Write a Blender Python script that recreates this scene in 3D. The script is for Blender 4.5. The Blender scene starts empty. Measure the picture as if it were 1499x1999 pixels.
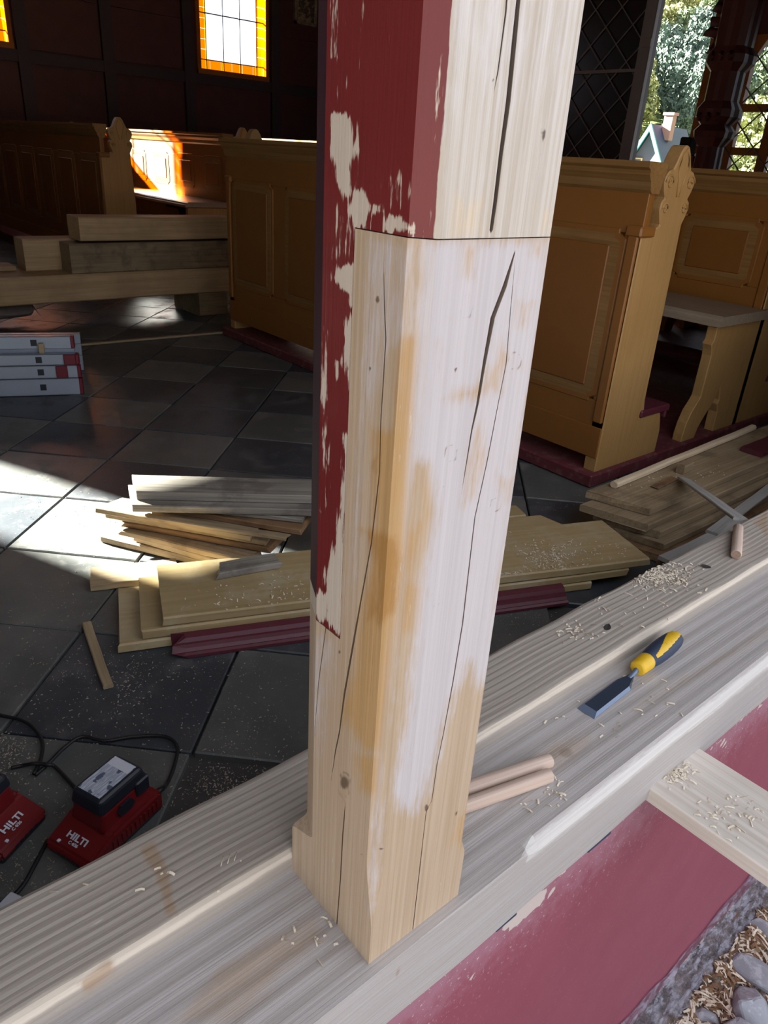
import bpy, bmesh, math, random
import numpy as np
from mathutils import Vector, Matrix
random.seed(7)
rng = np.random.default_rng(11)
S = bpy.context.scene
COL = S.collection
PI = math.pi

# ------------------------------------------------------------------ camera
CAMH = 1.10                                   # above the church floor (z = 0); the ground outside is lower
CX, CY = 749.5, 999.5
VX, VY = np.array([2580, 430.]), np.array([-621, 210.])     # vanishing points of the sill (X) and the pews (Y)
FPX = math.sqrt(-np.dot(VX - (CX, CY), VY - (CX, CY)))
def ray(px, py): return np.array([px - CX, -(py - CY), -FPX])
_x = ray(*VX); _x /= np.linalg.norm(_x)
_y = ray(*VY); _y /= np.linalg.norm(_y)
ROT = np.array([_x, _y, np.cross(_x, _y)])    # camera axes -> world
def at(px, py, z=0.0):                        # where the pixel's ray meets the level z
    w = ROT @ ray(px, py); t = (z - CAMH) / w[2]
    return Vector((w[0]*t, w[1]*t, z))
def at_y(px, py, y):
    w = ROT @ ray(px, py); t = y / w[1]
    return Vector((w[0]*t, y, CAMH + w[2]*t))
def pix(P):                                   # world points (n,3) -> photo pixels (n,2), for marks on surfaces
    v = (np.asarray(P, float) - (0, 0, CAMH)) @ ROT
    return np.stack([CX + FPX*v[:, 0]/-v[:, 2], CY - FPX*v[:, 1]/-v[:, 2]], 1)
cam = bpy.data.cameras.new('camera')
cam.sensor_fit = 'HORIZONTAL'; cam.sensor_width = 36.0; cam.lens = 36.0*FPX/1499
cam.clip_start = 0.02; cam.clip_end = 600
camo = bpy.data.objects.new('camera', cam); COL.objects.link(camo)
M = Matrix.Identity(4)
for i in range(3):
    for j in range(3): M[i][j] = ROT[i][j]
M.translation = (0, 0, CAMH)
camo.matrix_world = M
S.camera = camo

# ------------------------------------------------------------------ sky, sun, exposure
world = bpy.data.worlds.new('sky'); S.world = world; world.use_nodes = True
bg = world.node_tree.nodes['Background']
bg.inputs['Color'].default_value = (0.86, 0.89, 1.0, 1); bg.inputs['Strength'].default_value = 1.15
sun = bpy.data.lights.new('sun', 'SUN'); sun.energy = 85; sun.angle = 0.009; sun.color = (1, .93, .80)
suno = bpy.data.objects.new('sun', sun); COL.objects.link(suno)
SUN_DIR = Vector((.40, -.92, -.42)).normalized()
suno.rotation_euler = SUN_DIR.to_track_quat('-Z', 'Y').to_euler()
suno.location = (-4, 14, 9)
S.view_settings.view_transform = 'Standard'; S.view_settings.look = 'None'
S.view_settings.gamma = 1.0; S.view_settings.use_curve_mapping = False
S.view_settings.exposure = .72

# ------------------------------------------------------------------ materials
class NT:
    def __init__(s, name):
        s.m = bpy.data.materials.new(name); s.m.use_nodes = True
        s.t = s.m.node_tree; s.n = s.t.nodes; s.b = s.n['Principled BSDF']
        s.out = s.n['Material Output']
    def add(s, typ, ins=None, **kw):
        nd = s.n.new(typ)
        for k, v in kw.items(): setattr(nd, k, v)
        for k, v in (ins or {}).items():
            if isinstance(v, bpy.types.NodeSocket): s.t.links.new(v, nd.inputs[k])
            else: nd.inputs[k].default_value = v
        return nd
    def link(s, a, b): s.t.links.new(a, b)
    def math(s, op, a, b=0.0, clamp=False):
        return s.add('ShaderNodeMath', {0: a, 1: b}, operation=op, use_clamp=clamp).outputs[0]
    def mix(s, f, a, b, bt='MIX'):
        nd = s.n.new('ShaderNodeMix'); nd.data_type = 'RGBA'; nd.blend_type = bt
        for k, v in ((0, f), (6, a), (7, b)):
            if isinstance(v, bpy.types.NodeSocket): s.t.links.new(v, nd.inputs[k])
            else: nd.inputs[k].default_value = v if k == 0 else (*v[:3], 1)
        return nd.outputs[2]
    def step(s, v, lo, hi):
        nd = s.add('ShaderNodeMapRange', {0: v, 1: lo, 2: hi}); nd.interpolation_type = 'SMOOTHSTEP'; nd.clamp = True
        return nd.outputs[0]
    def coord(s, scale=(1, 1, 1), rnd=True, world=False):
        if world: v = s.add('ShaderNodeNewGeometry').outputs['Position']
        else: v = s.add('ShaderNodeTexCoord').outputs['Object']
        if rnd and not world:
            r = s.add('ShaderNodeObjectInfo').outputs['Random']
            k = s.math('MULTIPLY', r, 31.7)
            c = s.add('ShaderNodeCombineXYZ', {0: k, 1: k, 2: s.math('MULTIPLY', r, 17.3)}).outputs[0]
            v = s.add('ShaderNodeVectorMath', {0: v, 1: c}, operation='ADD').outputs[0]
        return s.add('ShaderNodeMapping', {'Vector': v, 'Scale': scale}).outputs[0]
    def noise(s, vec, scale=1, detail=4, rough=.55, dist=0):
        return s.add('ShaderNodeTexNoise', {'Vector': vec, 'Scale': scale, 'Detail': detail, 'Roughness': rough, 'Distortion': dist}).outputs[0]
    def bump(s, h, strength=.2, dist=.002):
        s.link(s.add('ShaderNodeBump', {'Height': h, 'Strength': strength, 'Distance': dist}).outputs[0], s.b.inputs['Normal'])
    def fin(s, col=None, rough=.6, metal=0, spec=.5):
        if col is not None:
            if isinstance(col, bpy.types.NodeSocket): s.link(col, s.b.inputs['Base Color'])
            else: s.b.inputs['Base Color'].default_value = (*col[:3], 1)
        if isinstance(rough, bpy.types.NodeSocket): s.link(rough, s.b.inputs['Roughness'])
        else: s.b.inputs['Roughness'].default_value = rough
        s.b.inputs['Metallic'].default_value = metal
        s.b.inputs['Specular IOR Level'].default_value = spec
        return s.m

def wood(name, c1, c2, axis=0, fine=55, dirt=None, dirt_amt=.5, rough=.65, bump=.25, spec=.3, patch=.25):
    n = NT(name)
    sc = [fine*2.6]*3; sc[axis] = 2.0
    v = n.coord(tuple(sc))
    g1 = n.noise(v, 1.0, 5, .6, .6)
    sc2 = [9]*3; sc2[axis] = .9
    v2 = n.coord(tuple(sc2))
    w = n.add('ShaderNodeTexWave', {'Vector': v2, 'Scale': 1.6, 'Distortion': 5.0, 'Detail': 2.0, 'Detail Scale': 1.2}, wave_type='RINGS', rings_direction='XYZ'[axis]).outputs['Fac']
    f = n.math('ADD', n.math('MULTIPLY', g1, .95), n.math('MULTIPLY', w, .06))
    f = n.step(f, .3, .8)
    col = n.mix(f, c1, c2)
    big = n.step(n.noise(n.coord((3, 3, 3)), 1.3, 3), .38, .68)
    col = n.mix(n.math('MULTIPLY', big, patch), col, tuple(x*.62 for x in c2))
    if dirt:
        dn = n.step(n.noise(n.coord((7, 7, 7)), 1.0, 6, .65), .5, .66)
        col = n.mix(n.math('MULTIPLY', dn, dirt_amt), col, dirt)
    n.bump(f, bump, .0015)
    return n.fin(col, rough, 0, spec)

def paint(name, c, var=.15, rough=.5, scale=9, spec=.4, bump=.08, c2=None, amt=.5, lo=.5, hi=.62):
    n = NT(name)
    k = n.noise(n.coord((scale,)*3), 1.0, 5, .6)
    col = n.mix(k, tuple(x*(1-var) for x in c), tuple(min(1, x*(1+var)) for x in c))
    if c2:
        d = n.step(n.noise(n.coord((scale*2.3,)*3), 1.0, 6, .7), lo, hi)
        col = n.mix(n.math('MULTIPLY', d, amt), col, c2)
    n.bump(k, bump, .002)
    return n.fin(col, rough, 0, spec)

def plain(name, c, rough=.5, metal=0, spec=.5):
    return NT(name).fin(c, rough, metal, spec)

def glass(name, c, gloss=.06):
    n = NT(name); n.n.remove(n.b)
    t = n.add('ShaderNodeBsdfTransparent', {'Color': (*c, 1)})
    g = n.add('ShaderNodeBsdfGlossy', {'Color': (1, 1, 1, 1), 'Roughness': .05})
    mx = n.add('ShaderNodeMixShader', {0: gloss, 1: t.outputs[0], 2: g.outputs[0]})
    n.link(mx.outputs[0], n.out.inputs[0]); return n.m

MAT = {}
MAT['fresh'] = wood('fresh_wood', (.80, .66, .47), (.60, .44, .27), patch=.2)
MAT['sill'] = wood('planed_grey_white_wood', (.72, .67, .60), (.56, .50, .43), fine=70, patch=.3, bump=.2)
MAT['backbeam'] = wood('sawn_wood', (.64, .55, .43), (.44, .35, .25), fine=60, patch=.35, bump=.5)
MAT['beam'] = wood('rough_beam_wood', (.50, .34, .18), (.36, .23, .11), fine=30, patch=.4)
MAT['beam_old'] = wood('weathered_beam_wood', (.30, .22, .12), (.17, .12, .06), fine=26, patch=.5, dirt=(.05, .04, .03))
MAT['olive'] = wood('old_yellow_painted_board', (.44, .33, .17), (.36, .26, .12), fine=25, dirt=(.52, .46, .33), dirt_amt=.35, patch=.25, rough=.5)
MAT['olive2'] = wood('old_bare_board', (.40, .31, .19), (.26, .18, .10), fine=45, dirt=(.12, .08, .05), patch=.4)
MAT['greyold'] = wood('grey_weathered_board', (.33, .30, .25), (.17, .15, .12), fine=50, dirt=(.06, .05, .05), patch=.4)
MAT['brownold'] = wood('brown_old_board', (.30, .18, .09), (.15, .08, .04), fine=45, dirt=(.05, .03, .02), patch=.4)
MAT['greylath'] = wood('silver_grey_lath', (.46, .45, .42), (.32, .31, .29), fine=50, patch=.2)
MAT['dowel'] = wood('turned_beech', (.66, .53, .44), (.50, .36, .28), fine=90, patch=.1)
MAT['dowel_end'] = wood('beech_end_grain', (.36, .25, .19), (.26, .17, .12), fine=80)
MAT['dark'] = plain('dark_gap', (.012, .010, .010), .9)
MAT['pew'] = paint('ochre_varnished_pew', (.245, .096, .018), .12, .42, 14, .45, .05)
MAT['pew_panel'] = paint('ochre_pew_panel', (.22, .083, .015), .10, .45, 16, .4, .05)
MAT['pew_end'] = wood('ochre_pew_end_wood', (.43, .25, .092), (.36, .20, .066), axis=2, fine=40, rough=.45, patch=.15, bump=.1)
MAT['pew_rail'] = wood('brown_pew_rail', (.30, .16, .055), (.20, .10, .03), axis=1, fine=40, rough=.35, bump=.1)
MAT['seat'] = wood('greyish_seat_wood', (.34, .27, .19), (.24, .18, .12), axis=1, fine=40, rough=.4)
MAT['plinth'] = paint('dark_red_plinth_paint', (.13, .028, .034), .2, .5, 12, .4, .1, c2=(.30, .20, .18), amt=.25)
MAT['mould'] = paint('dark_red_moulding_paint', (.105, .018, .030), .2, .45, 20, .45, .1, c2=(.06, .04, .035), amt=.4)
MAT['wallpanel'] = paint('dark_red_wall_boards', (.080, .036, .037), .25, .55, 6)
MAT['wallpost'] = paint('dark_blue_grey_wall_frame', (.046, .040, .052), .2, .55, 8)
MAT['darkred'] = paint('dark_carved_red_brown', (.085, .022, .018), .25, .5, 9)
MAT['frame_or'] = paint('amber_window_frame', (.34, .12, .02), .15, .45, 9)
MAT['plaster'] = paint('inside_plaster', (.09, .06, .05), .2, .8, 5)
def slate(name, a, b, dustc):
    n = NT(name); v = n.coord((1, 1, 1))
    k = n.noise(v, 4.5, 7, .65); col = n.mix(n.step(k, .3, .7), a, b)
    d = n.step(n.noise(v, 7, 8, .72), .50, .70); col = n.mix(n.math('MULTIPLY', d, .40), col, dustc)
    sp = n.step(n.noise(v, 210, 2, .5), .70, .76); col = n.mix(n.math('MULTIPLY', sp, .7), col, (.46, .42, .36))
    n.bump(n.math('ADD', k, n.math('MULTIPLY', d, .3)), .3, .003)
    return n.fin(col, n.math('ADD', .38, n.math('MULTIPLY', d, .35)), 0, .45)
MAT['slate_d'] = slate('dark_slate', (.036, .042, .050), (.062, .067, .073), (.17, .15, .135))
MAT['slate_l'] = slate('grey_slate', (.078, .083, .080), (.125, .127, .118), (.22, .20, .175))
MAT['ceilwood'] = wood('pale_ceiling_boards', (.40, .32, .22), (.32, .24, .15))
MAT['grout'] = paint('floor_bed', (.05, .045, .042), .3, .9, 20)
MAT['alu'] = paint('brushed_aluminium', (.34, .385, .46), .08, .40, 20, .5, .03)
MAT['alu'].node_tree.nodes['Principled BSDF'].inputs['Metallic'].default_value = .25
MAT['redplastic'] = paint('red_plastic', (.16, .008, .010), .08, .42, 30, .5, .02)
MAT['ladder_red'] = plain('dark_red_plastic_cap', (.15, .012, .025), .4)
MAT['black'] = plain('black_plastic', (.014, .017, .026), .45)
MAT['cable'] = plain('black_rubber_cable', (.010, .010, .012), .5)
MAT['navy'] = plain('navy_rubber_grip', (.028, .045, .085), .6)
MAT['yellow'] = paint('yellow_plastic', (.74, .46, .02), .1, .42, 60, .5, .15, c2=(.30, .17, .02), amt=.5, lo=.58, hi=.68)
MAT['steel'] = paint('dark_oiled_steel', (.030, .040, .065), .25, .35, 40, .6, .05)
MAT['steel_edge'] = plain('ground_steel_bevel', (.16, .21, .30), .32, .3)
MAT['white'] = plain('white_print', (.62, .64, .70), .5)
MAT['chip'] = wood('pale_wood_chip', (.80, .72, .58), (.66, .56, .42), fine=40)
MAT['sawdust'] = wood('dull_sawdust', (.36, .31, .25), (.26, .22, .17), fine=40)
MAT['stone'] = paint('pale_blue_grey_stone', (.31, .325, .36), .28, .75, 14, .4, .9, c2=(.50, .52, .55), amt=.7)
MAT['stone_br'] = paint('brownish_rubble_stone', (.16, .13, .11), .3, .8, 14, .3, .6)
MAT['leafdark'] = plain('dry_dark_leaf', (.03, .028, .025), .7)
MAT['clear'] = glass('clear_window_glass', (.93, .97, 1.0))
MAT['amber'] = glass('amber_window_glass', (.92, .44, .008))
MAT['lead'] = plain('lead_came', (.05, .05, .05), .6)
MAT['lattice'] = plain('pale_lattice_bar', (.20, .19, .19), .55)
MAT['greyframe'] = paint('grey_casement_paint', (.20, .20, .21), .1, .5, 10)
MAT['darkglass'] = plain('dark_backed_pane', (.012, .010, .012), .25)
MAT['picture'] = paint('framed_print', (.28, .25, .18), .3, .6, 6, c2=(.04, .04, .035), amt=.9, lo=.45, hi=.55)
MAT['roofblue'] = paint('blue_grey_sheet_roof', (.025, .04, .085), .15, .6, 1)
MAT['teal'] = plain('teal_barge_board', (.02, .20, .19), .5)
MAT['chimney'] = paint('pink_rendered_chimney', (.25, .14, .13), .1, .8, 1)
MAT['housewall'] = paint('grey_blue_house_wall', (.045, .055, .08), .15, .8, .5)
MAT['houselight'] = paint('pale_house_render', (.55, .52, .50), .1, .8, .5)
MAT['roofred'] = paint('red_tiled_roof', (.42, .15, .12), .2, .7, 1)
MAT['bark'] = paint('tree_bark', (.07, .05, .035), .3, .9, 3)

def foliage(name, a, b, c):
    n = NT(name)
    k = n.noise(n.coord((1, 1, 1)), .9, 8, .75)
    col = n.mix(n.step(k, .36, .62), a, b)
    col = n.mix(n.step(n.noise(n.coord((1, 1, 1)), 3.4, 6, .75), .5, .62), col, c)
    return n.fin(col, .8, 0, .15)
FOL = [foliage('yellow_green_foliage', (.15, .17, .06), (.29, .30, .13), (.40, .40, .22)),
       foliage('mid_green_foliage', (.09, .125, .075), (.18, .23, .13), (.28, .32, .19)),
       foliage('blue_green_foliage', (.055, .085, .08), (.10, .145, .12), (.155, .20, .155))]

# ------------------------------------------------------------------ mesh helpers
def link_mesh(name, me, mat, parent=None):
    o = bpy.data.objects.new(name, me); COL.objects.link(o)
    if mat is not None and not me.materials:
        for m in (mat if isinstance(mat, (list, tuple)) else [mat]):
            me.materials.append(MAT[m] if isinstance(m, str) else m)
    if parent is not None: o.parent = parent
    return o
def pyd(name, verts, faces, mat, parent=None, smooth=False):
    me = bpy.data.meshes.new(name)
    me.from_pydata([tuple(v) for v in verts], [], [tuple(f) for f in faces])
    bm = bmesh.new(); bm.from_mesh(me)
    bmesh.ops.recalc_face_normals(bm, faces=bm.faces); bm.to_mesh(me); bm.free()
    if smooth: me.polygons.foreach_set('use_smooth', [True]*len(me.polygons))
    return link_mesh(name, me, mat, parent)
def frombm(name, bm, mat, parent=None, smooth=False):
    me = bpy.data.meshes.new(name)
    bmesh.ops.recalc_face_normals(bm, faces=bm.faces); bm.to_mesh(me); bm.free()
    if smooth: me.polygons.foreach_set('use_smooth', [True]*len(me.polygons))
    return link_mesh(name, me, mat, parent)
def tag(o, label=None, cat=None, group=None, kind=None):
    for k, v in (('label', label), ('category', cat), ('group', group), ('kind', kind)):
        if v: o[k] = v
    return o
def empty(name, loc, rz=0, label=None, cat=None, group=None, kind=None):
    o = bpy.data.objects.new(name, None); COL.objects.link(o)
    o.location = loc; o.rotation_euler = (0, 0, rz); o.empty_display_size = .05
    return tag(o, label, cat, group, kind)
def add_box(bm, a, b, bev=0.0, mi=0):
    a = Vector(a); b = Vector(b)
    r = bmesh.ops.create_cube(bm, size=1)
    bmesh.ops.scale(bm, vec=b-a, verts=r['verts'])
    bmesh.ops.translate(bm, vec=(a+b)/2, verts=r['verts'])
    fs = {f for v in r['verts'] for f in v.link_faces}
    for f in fs: f.material_index = mi
    if bev:
        es = {e for v in r['verts'] for e in v.link_edges}
        bmesh.ops.bevel(bm, geom=list(es), offset=bev, segments=1, profile=.5, affect='EDGES')
def box(name, a, b, mat, parent=None, bev=0.0):
    bm = bmesh.new(); add_box(bm, a, b, bev); return frombm(name, bm, mat, parent)
def add_prism(bm, pts, axis, a0, a1):          # polygon in the two other axes, extruded along axis
    def P(p, a):
        return {0: (a, p[0], p[1]), 1: (p[0], a, p[1]), 2: (p[0], p[1], a)}[axis]
    lo = [bm.verts.new(P(p, a0)) for p in pts]; hi = [bm.verts.new(P(p, a1)) for p in pts]
    n = len(pts)
    bm.faces.new(lo); bm.faces.new(hi[::-1])
    for i in range(n): bm.faces.new((lo[i], lo[(i+1) % n], hi[(i+1) % n], hi[i]))
def prism(name, pts, axis, a0, a1, mat, parent=None, bev=0.0):
    bm = bmesh.new(); add_prism(bm, pts, axis, a0, a1)
    if bev:
        bmesh.ops.recalc_face_normals(bm, faces=bm.faces)
        es = [e for e in bm.edges if len(e.link_faces) == 2 and e.calc_face_angle(0) > .5]
        bmesh.ops.bevel(bm, geom=es, offset=bev, segments=1, affect='EDGES')
    return frombm(name, bm, mat, parent)
def catmull(pts, k=8):
    P = [Vector(p) for p in pts]; P = [P[0]*2-P[1]] + P + [P[-1]*2-P[-2]]
    out = []
    for i in range(1, len(P)-2):
        for j in range(k):
            t = j/k; a, b, c, d = P[i-1:i+3]
            out.append(.5*((2*b) + (c-a)*t + (2*a-5*b+4*c-d)*t*t + (3*b-a-3*c+d)*t**3))
    out.append(P[-2]); return out
def tube(name, pts, r, mat, parent=None, n=8, smooth=True, cap=True):
    vs, fs = [], []
    m = len(pts); up = Vector((0, 0, 1))
    for i, p in enumerate(pts):
        p = Vector(p); d = (Vector(pts[min(i+1, m-1)]) - Vector(pts[max(i-1, 0)])).normalized()
        a = d.cross(up)
        if a.length < 1e-3: a = d.cross(Vector((1, 0, 0)))
        a.normalize(); b = a.cross(d)
        rr = r[i] if isinstance(r, (list, tuple)) else r
        for k in range(n):
            t = 2*PI*k/n; vs.append(p + a*math.cos(t)*rr + b*math.sin(t)*rr)
    for i in range(m-1):
        for k in range(n): fs.append((i*n+k, i*n+(k+1) % n, (i+1)*n+(k+1) % n, (i+1)*n+k))
    if cap: fs += [tuple(range(n)), tuple((m-1)*n+k for k in range(n))]
    return pyd(name, vs, fs, mat, parent, smooth)
def lathe_x(name, prof, mat, parent=None, n=24, sy=1.0, sz=1.0, smooth=True):   # prof: (x, r) along local X
    return tube_prof(name, prof, mat, parent, n, sy, sz, smooth)
def tube_prof(name, prof, mat, parent, n, sy, sz, smooth):
    vs, fs = [], []
    for x, r in prof:
        for k in range(n):
            t = 2*PI*k/n; vs.append((x, math.cos(t)*r*sy, math.sin(t)*r*sz))
    m = len(prof)
    for i in range(m-1):
        for k in range(n): fs.append((i*n+k, i*n+(k+1) % n, (i+1)*n+(k+1) % n, (i+1)*n+k))
    fs += [tuple(range(n)), tuple((m-1)*n+k for k in range(n))]
    return pyd(name, vs, fs, mat, parent, smooth)
def copy_tree(o, parent=None):
    c = o.copy(); COL.objects.link(c); c.parent = parent
    for ch in [x for x in bpy.data.objects if x.parent == o]: copy_tree(ch, c)
    return c
def board_mesh(name, L, W, T, bev=.003, seg=6, wav=.0015, skew=0.0, skew1=0.0, rag=0.0, bow=0.0):
    """board along +X, Y 0..W, Z 0..T; skew slides the far edge of each end, rag breaks the ends"""
    b = min(bev, T*.4)
    sec = [(b, 0), (W-b, 0), (W, b), (W, T-b), (W-b, T), (b, T), (0, T-b), (0, b)]
    vs, fs = [], []
    for i in range(seg+1):
        f = i/seg; dz = random.uniform(-1, 1)*wav*.4 + bow*math.sin(PI*f); dy = random.uniform(-1, 1)*wav
        for (y, z) in sec:
            x = L*f + (skew*(1-f) + skew1*f)*y/W
            if rag and i in (0, seg): x += random.uniform(-rag, rag)
            vs.append((x, y+dy, z+dz))
    for i in range(seg):
        for k in range(8): fs.append((i*8+k, i*8+(k+1) % 8, (i+1)*8+(k+1) % 8, (i+1)*8+k))
    fs += [tuple(range(8)), tuple(seg*8+k for k in range(8))]
    me = bpy.data.meshes.new(name); me.from_pydata(vs, [], fs)
    bm = bmesh.new(); bm.from_mesh(me); bmesh.ops.recalc_face_normals(bm, faces=bm.faces); bm.to_mesh(me); bm.free()
    return me
def plank(name, A, B, z, w, t, mat, label, cat='plank', group=None, dz=0.0, **kw):
    """near long edge from A to B (floor plan), underside at z, width w towards the left of A->B"""
    A = Vector((A[0], A[1], 0)); B = Vector((B[0], B[1], 0)); d = B-A
    o = link_mesh(name, board_mesh(name, d.length, w, t, **kw), mat)
    o.location = (A.x, A.y, z)
    o.rotation_euler = (0, -math.atan2(dz, d.length), math.atan2(d.y, d.x))
    return tag(o, label, cat, group)

# signed distance to a polygon (pixels), negative inside
def poly_sd(P, poly):
    poly = np.array(poly, float); n = len(poly)
    d = np.full(len(P), 1e9); inside = np.zeros(len(P), bool)
    for i in range(n):
        a, b = poly[i], poly[(i+1) % n]; ab = b-a
        t = np.clip(((P-a) @ ab)/(ab @ ab), 0, 1)
        d = np.minimum(d, np.linalg.norm(P-(a+t[:, None]*ab), axis=1))
        c = (a[1] > P[:, 1]) != (b[1] > P[:, 1])
        with np.errstate(divide='ignore', invalid='ignore'):
            xx = a[0] + (P[:, 1]-a[1])/(b[1]-a[1] if b[1] != a[1] else 1e-9)*(b[0]-a[0])
        inside ^= c & (P[:, 0] < xx)
    return np.where(inside, -d, d)
def soft(P, polys, w):
    m = np.zeros(len(P))
    for p in polys: m = np.maximum(m, np.clip(.5 - poly_sd(P, p)/(2*w), 0, 1))
    return m
def ell(P, items):
    m = np.zeros(len(P))
    for (x, y, rx, ry) in items:
        q = np.sqrt(((P[:, 0]-x)/rx)**2 + ((P[:, 1]-y)/ry)**2)
        m = np.maximum(m, np.clip(1.5-q, 0, 1))
    return m
def set_attr(me, name, r, g, b):
    at_ = me.color_attributes.new(name, 'FLOAT_COLOR', 'POINT')
    arr = np.stack([r, g, b, np.ones_like(r)], 1).astype(np.float32)
    at_.data.foreach_set('color', arr.ravel())

# ------------------------------------------------------------------ setting: floor, walls, roof
OUTZ = -.73
floor = box('floor', (-5, .6, -.10), (11, 11.0, -.018), 'grout'); tag(floor, kind='structure')
TS, TT = .355, .395                            # tiles laid at 45 degrees to the walls
r2 = math.sqrt(.5)
def tile_mesh(nm, mat, k):
    bm = bmesh.new(); add_box(bm, (-TS/2+.003, -TT/2+.003, -.03), (TS/2-.003, TT/2-.003, 0), .003)
    me = bpy.data.meshes.new(nm); bmesh.ops.recalc_face_normals(bm, faces=bm.faces); bm.to_mesh(me); bm.free()
    me.materials.append(MAT[mat]); return me
TM = [tile_mesh('tile_dark', 'slate_d', 0), tile_mesh('tile_light', 'slate_l', 1)]
far_tiles = bmesh.new()
ntile = 0
cand = []
for i in range(-14, 32):
    for j in range(-14, 26):
        s = 1.087 + (i+.5)*TS; t = .415 + (j+.5)*TT
        x = (s-t)*r2; y = (s+t)*r2
        if -2.6 < x < 8.0 and .85 < y < 10.6: cand.append((x, y, i, j))
def inview(c):
    q = pix([(c[0], c[1], 0)])[0]; v = (np.array([c[0], c[1], -CAMH])) @ ROT
    return v[2] < 0 and -220 < q[0] < 1650
cand.sort(key=lambda c: (not inview(c), math.hypot(c[0], c[1])))
for k, (x, y, i, j) in enumerate(cand):
    dark = (i+j) % 2 if (i*7+j*3) % 5 else (i % 2)
    if k < 230:
        o = bpy.data.objects.new('tile', TM[dark]); COL.objects.link(o); o.parent = floor
        o.location = (x, y, random.uniform(-.0025, 0)); o.rotation_euler = (random.uniform(-.004, .004), random.uniform(-.004, .004), PI/4)
    else:
        c, s_ = math.cos(PI/4), math.sin(PI/4); h = []
        for (a, b) in ((-1, -1), (1, -1), (1, 1), (-1, 1)):
            u, w = a*(TS/2-.003), b*(TT/2-.003); h.append(far_tiles.verts.new((x+u*c-w*s_, y+u*s_+w*c, 0)))
        lo = [far_tiles.verts.new((v.co.x, v.co.y, -.03)) for v in h]
        f = far_tiles.faces.new(h); f.material_index = dark
        for q in range(4):
            f = far_tiles.faces.new((h[q], lo[q], lo[(q+1) % 4], h[(q+1) % 4])); f.material_index = dark
ft = frombm('far_tiles', far_tiles, ['slate_d', 'slate_l'], floor); ft['kind'] = 'stuff'

# far side wall (windows face the sun), panelled in dark red boards between dark posts
YW = 11.0
WIN = [(-3.50, -2.98), (1.72, 3.24), (5.72, 6.85), (9.4, 10.5)]  # the first, out of view, is added to let in the floor sun patch
WZ0, WZ1 = 2.02, 4.46
WTOP = [4.46, 3.45, 3.45, 3.45]
wall_far = empty('wall_far', (0, YW, 0), kind='structure')
def wbox(nm, a, b, m): return box(nm, (a[0], a[1], a[2]), (b[0], b[1], b[2]), m, wall_far)
wbox('wall_base', (-6, 0, -.1), (13.2, .25, WZ0), 'wallpanel')
wbox('wall_head', (-6, 0, WZ1), (13.2, .25, 5.6), 'wallpanel')
xs = [-6] + [v for w in WIN for v in w] + [13.2]
for a, b in zip(xs[0::2], xs[1::2]): wbox('wall_pier', (a, 0, WZ0), (b, .25, WZ1), 'wallpanel')
for (a, b), zt_ in zip(WIN, WTOP):
    if zt_ < WZ1: wbox('wall_spandrel', (a, 0, zt_), (b, .25, WZ1), 'wallpanel')
for x in (-.6, .6, 1.60, 3.36, 4.42, 5.56, 6.98, 8.2, 9.25, 10.65): wbox('post', (x-.075, -.06, 0), (x+.075, .02, 5.0), 'wallpost')
for z0, z1 in ((1.86, 1.99), (.12, .24), (4.48, 4.60)): wbox('rail', (-6, -.05, z0), (13.2, .02, z1), 'wallpost')
bx_ = [-.6, .6, 1.60, 3.36, 4.42, 5.56, 6.98, 8.2, 9.25, 10.65]
for a, b in zip(bx_[:-1], bx_[1:]):
    for z0, z1 in ((.26, .78), (.79, 1.30), (1.31, 1.84)): wbox('board', (a+.085, -.025, z0), (b-.085, .01, z1), 'wallpanel')
    if not any(w[0] < (a+b)/2 < w[1] for w in WIN):
        for z0, z1 in ((2.01, 2.60), (2.61, 3.2), (3.21, 4.46)): wbox('board', (a+.085, -.025, z0), (b-.085, .01, z1), 'wallpanel')
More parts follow.
